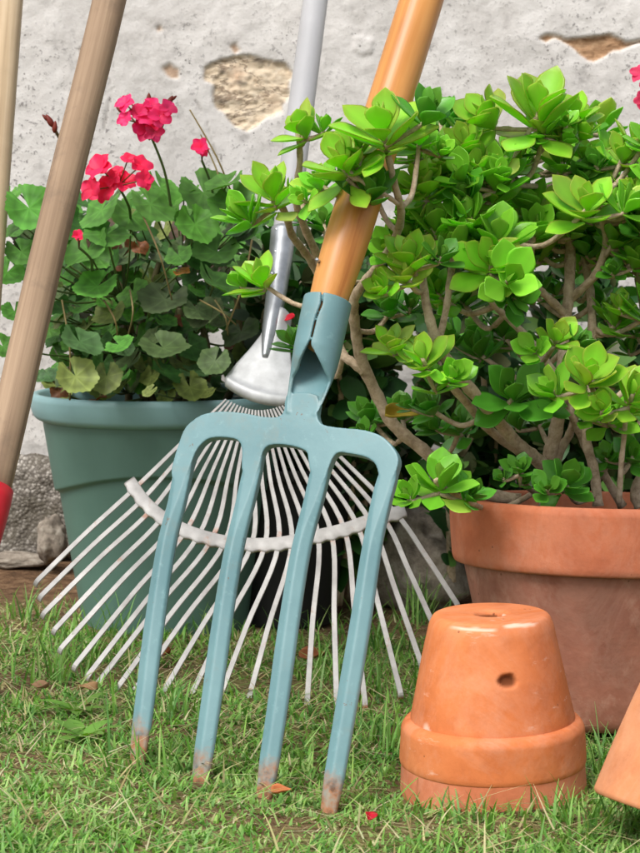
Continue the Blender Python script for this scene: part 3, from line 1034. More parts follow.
# ------------------------------------------------------------------ the two handles at the left
A, B = at(109, 0, 1.95), at(-9.5, 498, 1.62)
d = (B - A)
hoe_pt = A + d * 1.62
hoe = empty('hoe', Vector((hoe_pt.x, hoe_pt.y, 0)), 'weathered brown wooden tool handle ending in a red socket at the frame edge', 'hoe')
mb = MB()
pts = [A + d * t for t in np.linspace(-.85, 1.0, 40)]
pts = [p + Vector((.0022 * mnoise.noise(p * 5), 0, 0)) for p in pts]
tube(mb, pts, lerp_list([.0172, .0182, .0185, .0180, .0172, .0168, .0166, .016], 40), 32, wob=.02)
mb.build('shaft', M['brown_wood'], hoe)
mb = MB()
tube(mb, [A + d * t for t in np.linspace(.985, 1.09, 6)] + [A + d * 1.12, A + d * 1.3], [.0192, .0194, .0192, .0188, .018, .0165, .012, .007], 32)
mb.build('socket', M['red_paint'], hoe)
mb = MB()
gq = A + d * 1.3
bl0 = Vector((gq.x - .03, gq.y, 0))
mb.add([gq + Vector((-.007, 0, .0)), gq + Vector((.007, 0, 0)), Vector((gq.x + .006, gq.y - .01, .005)), Vector((gq.x - .075, gq.y - .01, .005)), Vector((gq.x - .07, gq.y, .09))], [(0, 1, 2, 3, 4)])
mb.build('blade', M['red_paint'], hoe, solid=.004)

A, B = at(9, 0, 2.3), at(-14, 300, 2.02)
d = B - A
pb = A + d * 2.0
k_end = (A.z - .01) / (A.z - B.z)
mb = MB()
tube(mb, [A + d * t for t in np.linspace(-.7, k_end, 40)], lerp_list([.0175, .0178, .0172, .017, .0168], 40), 32, wob=.02)
base = A + d * k_end
o = mb.build('broom_handle', M['pale_wood'], None, origin=(base.x, base.y, 0))
tag(o, 'pale straw coloured wooden pole against the wall in the far corner', 'pole', None, 'thing')


# ------------------------------------------------------------------ leaves
def frame_from(d, up=Vector((0, 0, 1)), roll=0.0):
    d = d.normalized()
    s = d.cross(up)
    if s.length < 1e-3: s = d.cross(Vector((1, 0, 0)))
    s.normalize(); n = s.cross(d).normalized()
    if roll:
        q = Matrix.Rotation(roll, 3, d)
        s = q @ s; n = q @ n
    return s, d, n


PROF_U = [0, .08, .2, .35, .5, .64, .76, .86, .94, 1.0]
PROF_W = [.14, .20, .40, .70, .92, .97, .84, .54, .26, .0]


def jade_leaf(mb, p, d, n, L, col, edge, curl=.25, wscale=.5):
    """thick obovate leaf from p along d with upper-face normal n"""
    s = d.cross(n).normalized(); n = s.cross(d).normalized()
    V = []; Fc = []; cols = []
    cs = [-1, -.82, -.4, 0, .4, .82, 1]
    nu = len(PROF_U); mv = len(cs)
    w0 = L * .5 * wscale * 1.25
    tw = random.uniform(-.12, .12)
    rows = []
    for i, u in enumerate(PROF_U):
        w = PROF_W[i] * w0
        th = L * .050 * (1 - .55 * u) * (.55 if i in (0, nu - 1) else 1)
        rise = curl * L * u * u * .55
        c = p + d * (u * L * (1 - .10 * curl * u)) + n * rise
        top, bot = [], []
        for v in cs:
            cup = w * .26 * v * v + tw * v * w * u
            base = c + s * (v * w) + n * cup
            top.append(base + n * th * (1 - v * v) * .7); bot.append(base - n * th * (1 - v * v))
        rows.append((top, bot))
    idx = {}
    for i, (top, bot) in enumerate(rows):
        for j, v in enumerate(cs):
            idx[(i, j, 0)] = len(V); V.append(top[j])
            e = max(abs(v) ** 6, PROF_U[i] ** 9)
            mid = .10 * (1 - abs(v)) ** 3
            cols.append(tuple(col[q] * (1 - .6 * e + mid) + edge[q] * .6 * e for q in range(3)))
        for j, v in enumerate(cs):
            if j in (0, mv - 1): idx[(i, j, 1)] = idx[(i, j, 0)]
            else:
                idx[(i, j, 1)] = len(V); V.append(bot[j]); cols.append(tuple(c_ * .95 + .004 for c_ in col))
    for i in range(nu - 1):
        for j in range(mv - 1):
            Fc.append((idx[(i, j, 0)], idx[(i, j + 1, 0)], idx[(i + 1, j + 1, 0)], idx[(i + 1, j, 0)]))
            Fc.append((idx[(i, j, 1)], idx[(i + 1, j, 1)], idx[(i + 1, j + 1, 1)], idx[(i, j + 1, 1)]))
    mb.add(V, Fc, cols)


def jit(c, a=.15):
    f = 1 + random.uniform(-a, a)
    return tuple(max(0, x * f * (1 + random.uniform(-.06, .06))) for x in c)


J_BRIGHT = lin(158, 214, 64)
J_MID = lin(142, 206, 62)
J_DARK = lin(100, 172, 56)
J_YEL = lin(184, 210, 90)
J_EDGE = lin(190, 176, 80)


def rosette(mb, p, ax, size, tone, layers=3, pointy=True):
    """p centre, ax axis, size = leaf length of the open leaves"""
    s, a, n = frame_from(ax, Vector((0, -1, .2)))
    ph = random.uniform(0, math.pi)
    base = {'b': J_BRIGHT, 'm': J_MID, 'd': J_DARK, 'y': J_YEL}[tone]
    spec = [(12, .55, 2), (30, .84, 2), (47, 1.0, 3), (64, 1.05, 3), (84, 1.0, 2), (104, .85, 2)][:layers + 2]
    for li, (el, ls, cnt) in enumerate(spec):
        for q in range(cnt):
            an = ph + li * 1.571 + 2 * math.pi * q / cnt + random.uniform(-.42, .42)
            e = R(el + random.uniform(-14, 14))
            rad = s * math.cos(an) + n * math.sin(an)
            d = a * math.cos(e) + rad * math.sin(e)
            nn = (a * math.sin(e) - rad * math.cos(e))
            c = jit(base, .20)
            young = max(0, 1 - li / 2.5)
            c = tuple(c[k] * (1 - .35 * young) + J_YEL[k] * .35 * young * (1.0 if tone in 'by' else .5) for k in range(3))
            if tone in 'bm' and random.random() < .08: c = jit(J_YEL, .1)
            off = a * (.10 - .10 * li) * size + rad * (.04 * size)
            edge = J_EDGE if tone in 'by' else tuple(x * 1.35 for x in c)
            jade_leaf(mb, p + off, d, nn, size * ls * random.uniform(.86, 1.08), c, edge, random.uniform(.05, .38), random.uniform(.43, .58))


# --- jade branches, picture position + distance + radius (px)
JY = 1.83
branches = [
    # (points (px,py,Y), radii px)
    ([(546, 506, 1.82), (547, 485, 1.82), (548, 462, 1.82), (556, 430, 1.81), (560, 398, 1.80), (562, 386, 1.80)], [11, 10, 10, 10, 9.5, 8]),
    ([(562, 388, 1.80), (545, 360, 1.79), (530, 341, 1.78), (512, 322, 1.77), (495, 306, 1.76), (486, 288, 1.75), (491, 262, 1.74)], [6.5, 6, 5.5, 5, 4.5, 4, 4]),
    ([(548, 470, 1.82), (534, 457, 1.80), (517, 443, 1.78), (490, 412, 1.75), (457, 373, 1.72), (438, 345, 1.70), (430, 320, 1.69), (425, 297, 1.69), (422, 268, 1.70)], [10, 9.5, 9, 9, 8.5, 8, 7, 6, 5]),
    ([(520, 452, 1.80), (490, 430, 1.78), (466, 402, 1.75), (444, 379, 1.73), (430, 362, 1.72), (418, 352, 1.71)], [7, 6.5, 6, 5, 4.5, 4]),
    ([(562, 390, 1.81), (563, 350, 1.83), (566, 316, 1.84), (569, 290, 1.85), (570, 240, 1.86), (566, 195, 1.86), (560, 165, 1.85), (551, 140, 1.83), (542, 108, 1.80)], [9, 8, 8, 8, 7.5, 7, 7, 6, 5]),
    ([(571, 298, 1.85), (585, 286, 1.84), (597, 272, 1.83), (606, 243, 1.82), (600, 215, 1.79), (588, 190, 1.76)], [6.5, 6, 6, 5, 5, 4]),
    ([(565, 314, 1.84), (545, 295, 1.82), (530, 281, 1.80), (517, 273, 1.78), (503, 258, 1.76), (500, 240, 1.75)], [6, 5.5, 5, 4.5, 4, 4]),
    ([(598, 506, 1.80), (594, 470, 1.80), (587, 443, 1.80), (589, 405, 1.81), (591, 360, 1.84), (592, 320, 1.86), (590, 290, 1.88), (585, 260, 1.89), (582, 225, 1.90), (600, 170, 1.90), (612, 140, 1.90)], [7.5, 7, 7, 7, 6.5, 6, 6, 5.5, 5, 5, 4]),
    ([(622, 506, 1.84), (606, 478, 1.83), (590, 455, 1.83), (578, 430, 1.82), (571, 414, 1.81), (566, 396, 1.81)], [6.5, 6, 6, 5.5, 5, 5]),
    ([(619, 503, 1.80), (621, 465, 1.79), (625, 424, 1.78), (626, 395, 1.77), (622, 372, 1.76)], [4, 4, 3.6, 3.3, 3]),
    ([(552, 472, 1.83), (562, 448, 1.83), (571, 430, 1.83), (579, 398, 1.81), (585, 375, 1.79)], [6.5, 6, 5.5, 5, 4]),
    ([(640, 506, 1.84), (636, 490, 1.84), (652, 450, 1.85), (656, 380, 1.87), (646, 320, 1.88), (638, 270, 1.88), (637, 220, 1.88), (640, 185, 1.86)], [9, 8, 7, 7, 6.5, 6, 6, 5]),
    # the long arm to the left, behind the fork's socket
    ([(520, 500, 1.86), (480, 492, 1.87), (450, 474, 1.88), (422, 449, 1.88), (393, 424, 1.87), (374, 389, 1.86), (360, 355, 1.84), (355, 325, 1.82), (354, 300, 1.80), (366, 280, 1.78), (381, 262, 1.75), (396, 236, 1.71), (401, 212, 1.67), (395, 185, 1.645), (388, 155, 1.635), (383, 128, 1.63)], [9, 9, 9, 9, 9, 8.5, 8, 7.5, 7, 6.5, 6, 6, 5.5, 5, 4.5, 4]),
    ([(364, 372, 1.85), (352, 362, 1.85), (341, 350, 1.86), (328, 300, 1.87), (315, 268, 1.86), (303, 250, 1.84), (292, 235, 1.80), (285, 212, 1.76), (272, 195, 1.73)], [7, 6.5, 6.5, 6, 6, 5.5, 5.5, 5, 4]),
    ([(326, 292, 1.87), (318, 258, 1.85), (304, 226, 1.82), (296, 200, 1.79), (300, 160, 1.76), (298, 130, 1.75)], [6, 6, 5.5, 5, 4.5, 4]),
    ([(398, 204, 1.655), (384, 194, 1.64), (366, 184, 1.632), (349, 171, 1.63), (338, 160, 1.64)], [3.6, 3.3, 3.2, 3, 3]),
    ([(438, 345, 1.71), (446, 310, 1.72), (450, 280, 1.74), (455, 240, 1.76), (450, 190, 1.78), (445, 150, 1.79)], [5, 5, 5, 4.5, 4, 4]),
    ([(565, 200, 1.86), (545, 188, 1.82), (520, 185, 1.79), (500, 178, 1.77), (490, 165, 1.76)], [4.5, 4.5, 4, 4, 3.5]),
]
MPX = 1 / F_PX
jade_stems = MB(); skel = []
for pts, rad in branches:
    P = [at(x, y, Y) for x, y, Y in pts]
    C = catmull(P, 5)
    rr = lerp_list(rad, len(C))
    radii = [r * .70 * C[i].y * MPX * (1 + .10 * (1 if i % 3 == 0 else -.3)) for i, r in enumerate(rr)]
    tint = random.choice([(1, .96, .9), (1, 1, 1), (.95, .82, .74)])
    tube(jade_stems, C, radii, 12, wob=.12)
    for i, c in enumerate(C): skel.append((c, radii[i]))

# --- rosettes: px, py, picture diameter, distance, tone, layers
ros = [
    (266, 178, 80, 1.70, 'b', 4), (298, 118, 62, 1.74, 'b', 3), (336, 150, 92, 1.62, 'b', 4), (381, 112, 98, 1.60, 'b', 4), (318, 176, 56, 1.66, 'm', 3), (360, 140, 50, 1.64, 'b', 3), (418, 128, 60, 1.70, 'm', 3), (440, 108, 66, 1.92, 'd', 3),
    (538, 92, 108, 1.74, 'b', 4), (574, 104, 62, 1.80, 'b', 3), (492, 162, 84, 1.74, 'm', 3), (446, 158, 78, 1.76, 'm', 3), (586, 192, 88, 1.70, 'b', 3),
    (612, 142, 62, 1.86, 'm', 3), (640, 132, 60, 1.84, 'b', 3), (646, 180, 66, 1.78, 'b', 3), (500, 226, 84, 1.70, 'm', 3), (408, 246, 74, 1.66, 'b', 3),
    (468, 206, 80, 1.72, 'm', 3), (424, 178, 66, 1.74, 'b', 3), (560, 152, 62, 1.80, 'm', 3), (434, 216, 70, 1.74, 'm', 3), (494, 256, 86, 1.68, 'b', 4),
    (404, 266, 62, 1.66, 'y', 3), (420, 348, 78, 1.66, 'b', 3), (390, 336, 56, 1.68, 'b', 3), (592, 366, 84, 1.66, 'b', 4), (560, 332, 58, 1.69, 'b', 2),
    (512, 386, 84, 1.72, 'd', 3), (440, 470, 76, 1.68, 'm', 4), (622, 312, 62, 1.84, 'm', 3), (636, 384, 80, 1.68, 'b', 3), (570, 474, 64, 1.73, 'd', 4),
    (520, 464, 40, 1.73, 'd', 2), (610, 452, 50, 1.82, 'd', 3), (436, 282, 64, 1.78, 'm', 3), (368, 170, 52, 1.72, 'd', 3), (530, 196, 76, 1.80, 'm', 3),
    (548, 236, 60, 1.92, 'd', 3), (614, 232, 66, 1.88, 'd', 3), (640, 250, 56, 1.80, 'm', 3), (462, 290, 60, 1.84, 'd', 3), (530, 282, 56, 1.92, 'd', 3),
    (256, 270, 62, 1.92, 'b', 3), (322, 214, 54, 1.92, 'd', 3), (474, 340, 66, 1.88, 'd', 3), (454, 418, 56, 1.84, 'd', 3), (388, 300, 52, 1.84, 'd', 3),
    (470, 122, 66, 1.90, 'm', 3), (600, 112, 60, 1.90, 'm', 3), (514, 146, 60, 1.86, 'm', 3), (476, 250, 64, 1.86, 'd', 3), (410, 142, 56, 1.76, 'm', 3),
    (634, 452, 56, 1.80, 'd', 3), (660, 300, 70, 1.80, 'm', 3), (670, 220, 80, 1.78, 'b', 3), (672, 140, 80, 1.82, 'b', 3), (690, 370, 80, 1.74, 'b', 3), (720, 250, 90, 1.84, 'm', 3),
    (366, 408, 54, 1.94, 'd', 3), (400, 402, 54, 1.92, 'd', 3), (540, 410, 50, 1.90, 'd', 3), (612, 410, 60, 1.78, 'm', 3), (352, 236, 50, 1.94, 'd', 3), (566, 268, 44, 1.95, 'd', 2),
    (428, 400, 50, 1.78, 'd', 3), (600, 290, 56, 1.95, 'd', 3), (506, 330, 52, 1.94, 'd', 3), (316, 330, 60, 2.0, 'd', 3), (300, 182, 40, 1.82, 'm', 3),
]
for i in range(26):
    x_, y_ = random.uniform(400, 660), random.uniform(112, 235)
    ros.append((x_, y_, random.uniform(50, 72), random.uniform(1.74, 1.84), random.choice('mmbbm'), 3))
for i in range(26):
    x_, y_ = random.uniform(415, 690), random.uniform(140, 250)
    ros.append((x_, y_, random.uniform(54, 76), random.uniform(1.84, 1.98), random.choice('mmbm'), 3))
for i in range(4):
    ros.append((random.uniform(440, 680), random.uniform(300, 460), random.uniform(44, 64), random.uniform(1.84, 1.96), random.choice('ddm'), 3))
jade_fol = MB()
JC = at(560, 330, 1.85)
for (px, py, dia, Y, tone, ly) in ros:
    L = .56 * dia * Y * MPX
    c = at(px, py, Y)
    out = (c - JC); out.z *= .4
    ax = (Vector((0, 0, 1)) * 1.0 + Vector((0, -1, 0)) * random.uniform(.15, .6) + out.normalized() * .40 + Vector((random.uniform(-.25, .25), random.uniform(-.2, .2), 0))).normalized()
    if (px, py) == (440, 474): ax = Vector((-.35, -.75, .25)).normalized()
    if (px, py) == (494, 256): ax = Vector((.05, -.8, .5)).normalized()
    base = c - ax * L * .42
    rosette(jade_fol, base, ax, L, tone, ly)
    for _k in range(random.choice((1, 1, 2))):
        sx = Vector((random.uniform(-1, 1), random.uniform(-.6, .5), random.uniform(-.5, .15))).normalized()
        b2 = base + sx * L * .8; L2 = L * random.uniform(.6, .85)
        ax2 = (ax + sx * .55).normalized()
        rosette(jade_fol, b2, ax2, L2, random.choice('mmdb') if tone != 'd' else 'd', 2)
        tube(jade_stems, catmull([base - ax * L * .25, b2 - ax2 * L2 * .2, b2 + ax2 * L2 * .1], 4), [.0024, .0018], 7)
    # stem to the nearest branch point that is lower
    best, bd = None, 1e9
    for (q, r) in skel:
        dd = (q - base).length + max(0, (q.z - base.z) + .01) * 2.0
        if dd < bd: bd, best = dd, q
    if best is not None and bd > .004:
        mid = best.lerp(base, .5) - ax * min(.03, bd * .25)
        C = catmull([best, mid, base, base + ax * L * .15], 5)
        tube(jade_stems, C, [.0030, .0026, .0022], 8, wob=.12)
jade = empty('jade_plant', TP + Vector((0, 0, kz - .03)), 'bushy bright green jade plant with woody branches growing in the large terracotta pot', 'plant')
jade_fol.build('foliage', M['jade'], jade)
jade_stems.build('stem', M['jbark'], jade)


# ------------------------------------------------------------------ dark shrub behind, against the wall
def simple_leaf(mb, p, d, n, L, W, col, fold=.15, droop=.15, nu=5):
    s = d.cross(n).normalized(); n = s.cross(d).normalized()
    V = []; Fc = []
    for i in range(nu + 1):
        u = i / nu
        w = W * math.sin(math.pi * min(1, u * .92 + .06)) ** .8 * .5
        c = p + d * (u * L) - n * (droop * L * u * u)
        V += [c - s * w + n * (fold * w), c, c + s * w + n * (fold * w)]
    for i in range(nu):
        for j in range(2):
            q = i * 3 + j
            Fc.append((q, q + 1, q + 4, q + 3))
    mb.add(V, Fc, col)


def rdir(up=0.3, front=.3):
    v = Vector((random.gauss(0, 1), random.gauss(0, 1) - front, random.gauss(0, 1) + up))
    return v.normalized()


shrub_o = empty('shrub', Vector((at(440, 500, 2.4).x, 2.4, .02)), 'dark leafy shrub filling the shade behind the jade plant against the wall', 'shrub')
sf = MB(); ss_ = MB()
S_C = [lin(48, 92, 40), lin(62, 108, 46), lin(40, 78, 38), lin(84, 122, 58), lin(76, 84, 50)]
for i in range(44):
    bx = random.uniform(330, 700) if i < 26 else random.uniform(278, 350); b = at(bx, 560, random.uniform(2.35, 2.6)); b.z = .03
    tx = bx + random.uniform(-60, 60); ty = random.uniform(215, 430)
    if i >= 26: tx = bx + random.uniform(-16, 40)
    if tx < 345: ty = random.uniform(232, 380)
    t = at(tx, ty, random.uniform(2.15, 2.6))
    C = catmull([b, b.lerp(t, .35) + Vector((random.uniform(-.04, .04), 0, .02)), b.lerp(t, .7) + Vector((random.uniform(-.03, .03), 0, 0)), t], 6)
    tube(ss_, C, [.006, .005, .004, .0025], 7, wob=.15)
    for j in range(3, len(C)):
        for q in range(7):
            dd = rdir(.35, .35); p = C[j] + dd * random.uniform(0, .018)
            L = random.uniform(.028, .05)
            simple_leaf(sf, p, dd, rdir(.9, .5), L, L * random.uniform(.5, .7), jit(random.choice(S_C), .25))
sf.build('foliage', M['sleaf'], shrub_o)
ss_.build('stem', M['jbark'], shrub_o)


# ------------------------------------------------------------------ geranium
def ger_leaf(mb, c, n, up, r, col, lobes=7, wav=.12):
    n = n.normalized(); s = n.cross(up)
    if s.length < 1e-3: s = n.cross(Vector((1, 0, 0)))
    s.normalize(); t = s.cross(n).normalized()
    NTH, NR = 57, 5
    V = [c - n * r * .12]; cols = [tuple(x * 1.1 for x in col)]
    ph = random.uniform(0, 6)
    cup = random.uniform(.05, .28)
    for j in range(1, NR + 1):
        f = j / NR
        for k in range(NTH):
            th = -math.pi * .93 + 2 * math.pi * .93 * k / (NTH - 1)
            lob = 1 - .13 * abs(math.sin(lobes * th / 2 + .0)) ** 3 * 0 + .045 * math.cos(lobes * th) + .034 * math.cos(lobes * 3 * th)
            rr = r * f * (lob if f > .5 else 1) * (1 - .10 * math.cos(th + math.pi))
            z = r * (cup * f * f + wav * f * f * math.sin(3 * th + ph) + .03 * math.cos(lobes * th) * f)
            V.append(c + t * (math.cos(th) * rr) + s * (math.sin(th) * rr) + n * (z - r * .12))
            vein = .88 + .34 * max(0, math.cos(lobes * th)) ** 8
            zone = .72 if .45 < f < .75 else (1.08 if f > .9 else 1.0)
            cols.append(tuple(x * vein * zone for x in col))
    Fc = []
    for k in range(NTH - 1): Fc.append((0, 1 + k, 2 + k))
    for j in range(NR - 1):
        for k in range(NTH - 1):
            q = 1 + j * NTH + k
            Fc.append((q, q + NTH, q + NTH + 1, q + 1))
    mb.add(V, Fc, cols)


def floret(mb, c, n, r, col, npet=5, close=.2):
    s, a, t = frame_from(n, Vector((0, -1, .1)), random.uniform(0, 6))
    for k in range(npet):
        an = 2 * math.pi * k / npet + random.uniform(-.15, .15)
        rad = s * math.cos(an) + t * math.sin(an)
        d = (rad + a * random.uniform(close, close + .5)).normalized()
        side = d.cross(a).normalized(); nn = side.cross(d).normalized()
        V = []; Fc = []; NUU, NVV = 6, 6
        cc = jit(col, .12); w = r * random.uniform(.8, 1.0)
        wv = random.uniform(0, 6)
        for i in range(NUU + 1):
            u = i / NUU
            hw = w * .5 * (.12 + .95 * math.sin(math.pi * min(1, .12 + .66 * u)))
            for j in range(NVV + 1):
                v = -1 + 2 * j / NVV
                p = c + d * (r * (u - .20 * v * v * u)) + side * hw * v + nn * r * (.10 * math.sin(3 * v + wv + 2 * u) * u - .18 * u * u + .08 * v * v)
                V.append(p)
        for i in range(NUU):
            for j in range(NVV):
                q = i * (NVV + 1) + j
                Fc.append((q, q + 1, q + NVV + 2, q + NVV + 1))
        mb.add(V, Fc, cc)


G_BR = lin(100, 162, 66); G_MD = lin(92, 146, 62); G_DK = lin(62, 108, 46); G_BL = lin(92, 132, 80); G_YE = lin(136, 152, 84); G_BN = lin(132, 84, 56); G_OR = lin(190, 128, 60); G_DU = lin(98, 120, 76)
leaves = [
    (30, 206, 30, G_BR), (22, 222, 22, G_MD), (97, 284, 25, G_BR), (132, 291, 19, G_BR), (81, 340, 24, G_BL), (118, 343, 17, G_BR), (143, 332, 20, G_BR), (163, 345, 28, G_DU), (196, 223, 24, G_BR),
    (178, 254, 16, G_BR), (165, 297, 27, G_DU), (216, 250, 27, G_MD), (216, 281, 27, G_MD), (86, 248, 30, G_MD), (107, 232, 26, G_MD), (76, 375, 23, G_YE), (106, 376, 19, G_YE), (123, 384, 12, G_YE), (190, 386, 19, G_YE), (167, 396, 12, G_YE),
    (100, 208, 27, G_MD), (8, 270, 22, G_BR), (15, 310, 16, G_MD), (3, 345, 17, G_BR), (32, 290, 14, G_MD), (204, 190, 30, G_MD), (232, 202, 26, G_MD), (246, 232, 22, G_DK), (152, 202, 27, G_MD), (132, 214, 24, G_MD), (162, 186, 22, G_BR),
    (182, 196, 24, G_MD), (226, 182, 22, G_MD), (62, 218, 26, G_DK), (240, 330, 22, G_DU), (250, 352, 20, G_YE), (205, 312, 22, G_DU), (230, 302, 22, G_DK), (46, 250, 24, G_DK), (55, 300, 22, G_DK), (140, 255, 20, G_DK), (120, 310, 20, G_DK),
    (190, 345, 20, G_DK), (60, 340, 16, G_DK), (150, 372, 14, G_DK), (215, 360, 18, G_DU), (88, 200, 20, G_DK), (190, 290, 20, G_DK), (158, 240, 22, G_DK), (252, 300, 20, G_DK), (112, 262, 20, G_DK), (22, 250, 20, G_MD), (252, 260, 24, G_DK), (206, 240, 22, G_DK),
    (124, 250, 13, G_BN), (140, 247, 9, G_BN), (181, 271, 9, G_OR), (172, 322, 11, G_BN), (118, 262, 9, G_BN), (232, 345, 12, G_BN), (98, 398, 10, G_BN), (222, 320, 14, G_DU), (240, 380, 14, G_YE), (60, 392, 10, G_BN), (150, 390, 9, G_YE), (208, 392, 11, G_YE),
]
gr = empty('geranium', GPB + Vector((0, 0, .275)), 'red flowering geranium with rounded scalloped leaves growing in the green planter', 'plant')
gf = MB(); gs = MB()
g_base = [GPB + Vector((random.uniform(-.07, .07), random.uniform(-.08, .06), .27)) for _ in range(9)]
g_nodes = []
for b in g_base:
    top = Vector((b.x + random.uniform(-.05, .05), b.y + random.uniform(-.08, .05), random.uniform(.40, .5)))
    C = catmull([b, b.lerp(top, .4) + Vector((random.uniform(-.03, .03), random.uniform(-.03, .03), 0)), top], 6)
    tube(gs, C, [.0055, .005, .0035], 8, jit(lin(104, 98, 64), .15), wob=.1)
    g_nodes += C
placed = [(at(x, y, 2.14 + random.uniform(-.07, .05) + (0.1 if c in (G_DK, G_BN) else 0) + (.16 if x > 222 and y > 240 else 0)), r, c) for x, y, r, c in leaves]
for i in range(46):
    placed.append((at(random.uniform(55, 212), random.uniform(300, 388), random.uniform(2.13, 2.24)), random.uniform(10, 20), random.choice([G_MD, G_DU, G_BR, G_YE, G_BL, G_DU, G_DK])))
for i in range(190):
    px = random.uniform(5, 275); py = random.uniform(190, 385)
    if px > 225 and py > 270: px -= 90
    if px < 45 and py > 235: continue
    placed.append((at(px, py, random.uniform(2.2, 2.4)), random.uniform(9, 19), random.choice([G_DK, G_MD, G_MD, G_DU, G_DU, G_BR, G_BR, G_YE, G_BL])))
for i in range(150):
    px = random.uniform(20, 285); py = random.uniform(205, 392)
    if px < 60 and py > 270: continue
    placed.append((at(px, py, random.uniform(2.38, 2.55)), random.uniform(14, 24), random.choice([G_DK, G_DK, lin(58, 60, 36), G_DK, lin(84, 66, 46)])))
for (p, r, c) in placed:
    rad = r * p.y * MPX * .92
    nrm = (Vector((0, 0, 1)) * random.uniform(.5, 1.2) + Vector((0, -1, 0)) * random.uniform(.4, 1.2) + Vector((random.uniform(-.9, .9), 0, 0)))
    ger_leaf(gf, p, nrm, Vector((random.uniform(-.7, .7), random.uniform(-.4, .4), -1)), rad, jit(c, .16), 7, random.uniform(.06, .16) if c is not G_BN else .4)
    q = min(g_nodes, key=lambda a: (a - p).length + max(0, a.z - p.z) * 1.5)
    if p.y > 2.3: continue
    mid = q.lerp(p, .55) + Vector((0, .01, -.012))
    tube(gs, catmull([q, mid, p - nrm.normalized() * rad * .14], 4), [.0016, .0012, .0010], 6, jit(lin(92, 112, 60), .2))
gf.build('foliage', M['gleaf'], gr)
P_RED = lin(230, 46, 92); P_PINK = lin(238, 60, 122)


def flower_head(parent, spots, Y, col, stalk_to=None, name='flower_head', close=.1):
    mb = MB()
    cx = sum(s[0] for s in spots) / len(spots); cy = sum(s[1] for s in spots) / len(spots)
    hub = at(cx, cy + 10, Y + .012)
    for (x, y, r) in spots:
        p = at(x, y, Y + random.uniform(-.012, .012))
        n = ((p - hub) * 30 + Vector((random.uniform(-.4, .4), -1.0, .35))).normalized()
        floret(mb, p, n, r * Y * MPX * 1.0, jit(col, .2), 5, close)
        tube(gs if parent is gr else gs2, [hub, p], [.0008, .0009], 5, lin(110, 90, 60))
    mb.build(name, M['petal'], parent)
    if stalk_to is not None:
        tube(gs if parent is gr else gs2, catmull([stalk_to, stalk_to.lerp(hub, .5) + Vector((.006, 0, 0)), hub], 6), [.0019, .0016, .0015], 7, lin(88, 112, 60))


gs2 = MB()
flower_head(gr, [(125, 103, 11), (125, 119, 9), (150, 116, 17), (145, 128, 15), (160, 116, 13), (168, 108, 10), (139, 112, 11), (154, 132, 11), (152, 105, 10)], 2.08, P_PINK, at(172, 215, 2.16))
flower_head(gr, [(100, 168, 16), (92, 190, 14), (107, 190, 15), (125, 182, 13), (141, 165, 13), (144, 180, 11), (128, 159, 8), (117, 172, 8), (112, 178, 10)], 2.06, P_RED, at(130, 230, 2.18))
flower_head(gr, [(201, 148, 11), (203, 153, 8)], 2.12, P_PINK, at(212, 215, 2.2), close=.6)
flower_head(gr, [(78, 236, 7), (80, 239, 5)], 2.02, P_RED, at(92, 270, 2.1), close=.7)


def buds(spots, Y, to):
    mb = MB()
    for (x, y, r, ang) in spots:
        p = at(x, y, Y); d = Vector((math.sin(ang), -.1, math.cos(ang)))
        L = r * Y * MPX * 2
        tube(mb, [p - d * L * .6, p - d * L * .3, p, p + d * L * .35, p + d * L * .6], [L * .1, L * .26, L * .28, L * .18, L * .04], 8, jit(lin(126, 54, 44), .2))
        tube(gs, catmull([to, to.lerp(p, .6) + Vector((0, 0, .004)), p - d * L * .5], 4), [.0013, .0010], 6, lin(112, 92, 62))
    mb.build('bud_cluster', M['petal'], gr)


buds([(50, 121, 6, -.5), (55, 127, 5, .1), (46, 118, 4, -.8), (68, 114, 5, .1), (66, 119, 4, -.3)], 2.12, at(72, 165, 2.15))
buds([(149, 99, 5, .0), (170, 101, 5, .5), (174, 98, 3, .9)], 2.09, at(158, 140, 2.1))
buds([(120, 110, 4, -.9), (128, 98, 3, -.2)], 2.10, at(150, 140, 2.1))
# thin dry stalks
for (a, b) in (((138, 205), (172, 300)), ((228, 215), (201, 135)), ((236, 205), (190, 110)), ((215, 300), (228, 335)), ((252, 240), (226, 330)), ((62, 300), (70, 400)), ((200, 300), (236, 325)), ((104, 300), (118, 340)), ((130, 290), (128, 336))):
    tube(gs, catmull([at(*a, 2.12), at((a[0] + b[0]) / 2 + 4, (a[1] + b[1]) / 2, 2.10), at(*b, 2.13)], 5), [.0012, .0010], 6, jit(lin(140, 124, 84), .2))
gs.build('stem', M['gstem'], gr)

# second geranium, only a bloom of it peeping in at the right edge
g2p = at(690, 560, 2.3)
gr2 = empty('geranium', Vector((g2p.x, 2.3, .02)), 'pink flowering geranium behind the jade plant, its bloom peeping in beside the wall', 'plant')
flower_head(gr2, [(640, 74, 11), (643, 100, 10), (652, 86, 13), (662, 76, 12), (660, 98, 12)], 2.2, lin(224, 70, 110), at(668, 260, 2.28))
mb = MB()
for i in range(26):
    p = at(random.uniform(655, 760), random.uniform(220, 480), random.uniform(2.2, 2.45))
    nrm = Vector((random.uniform(-.5, .5), -random.uniform(.4, 1), random.uniform(.4, 1)))
    ger_leaf(mb, p, nrm, Vector((0, 0, -1)), random.uniform(.024, .036), jit(random.choice([G_DK, G_MD]), .15))
    tube(gs2, [Vector((g2p.x, 2.3, .03)).lerp(p, .3), p], [.002, .0014], 6, lin(100, 118, 70))
tube(gs2, [Vector((g2p.x, 2.3, .01)), at(680, 400, 2.3), at(668, 260, 2.28)], [.006, .004, .002], 8, lin(110, 104, 70))
mb.build('foliage', M['gleaf'], gr2); gs2.build('stem', M['gstem'], gr2)


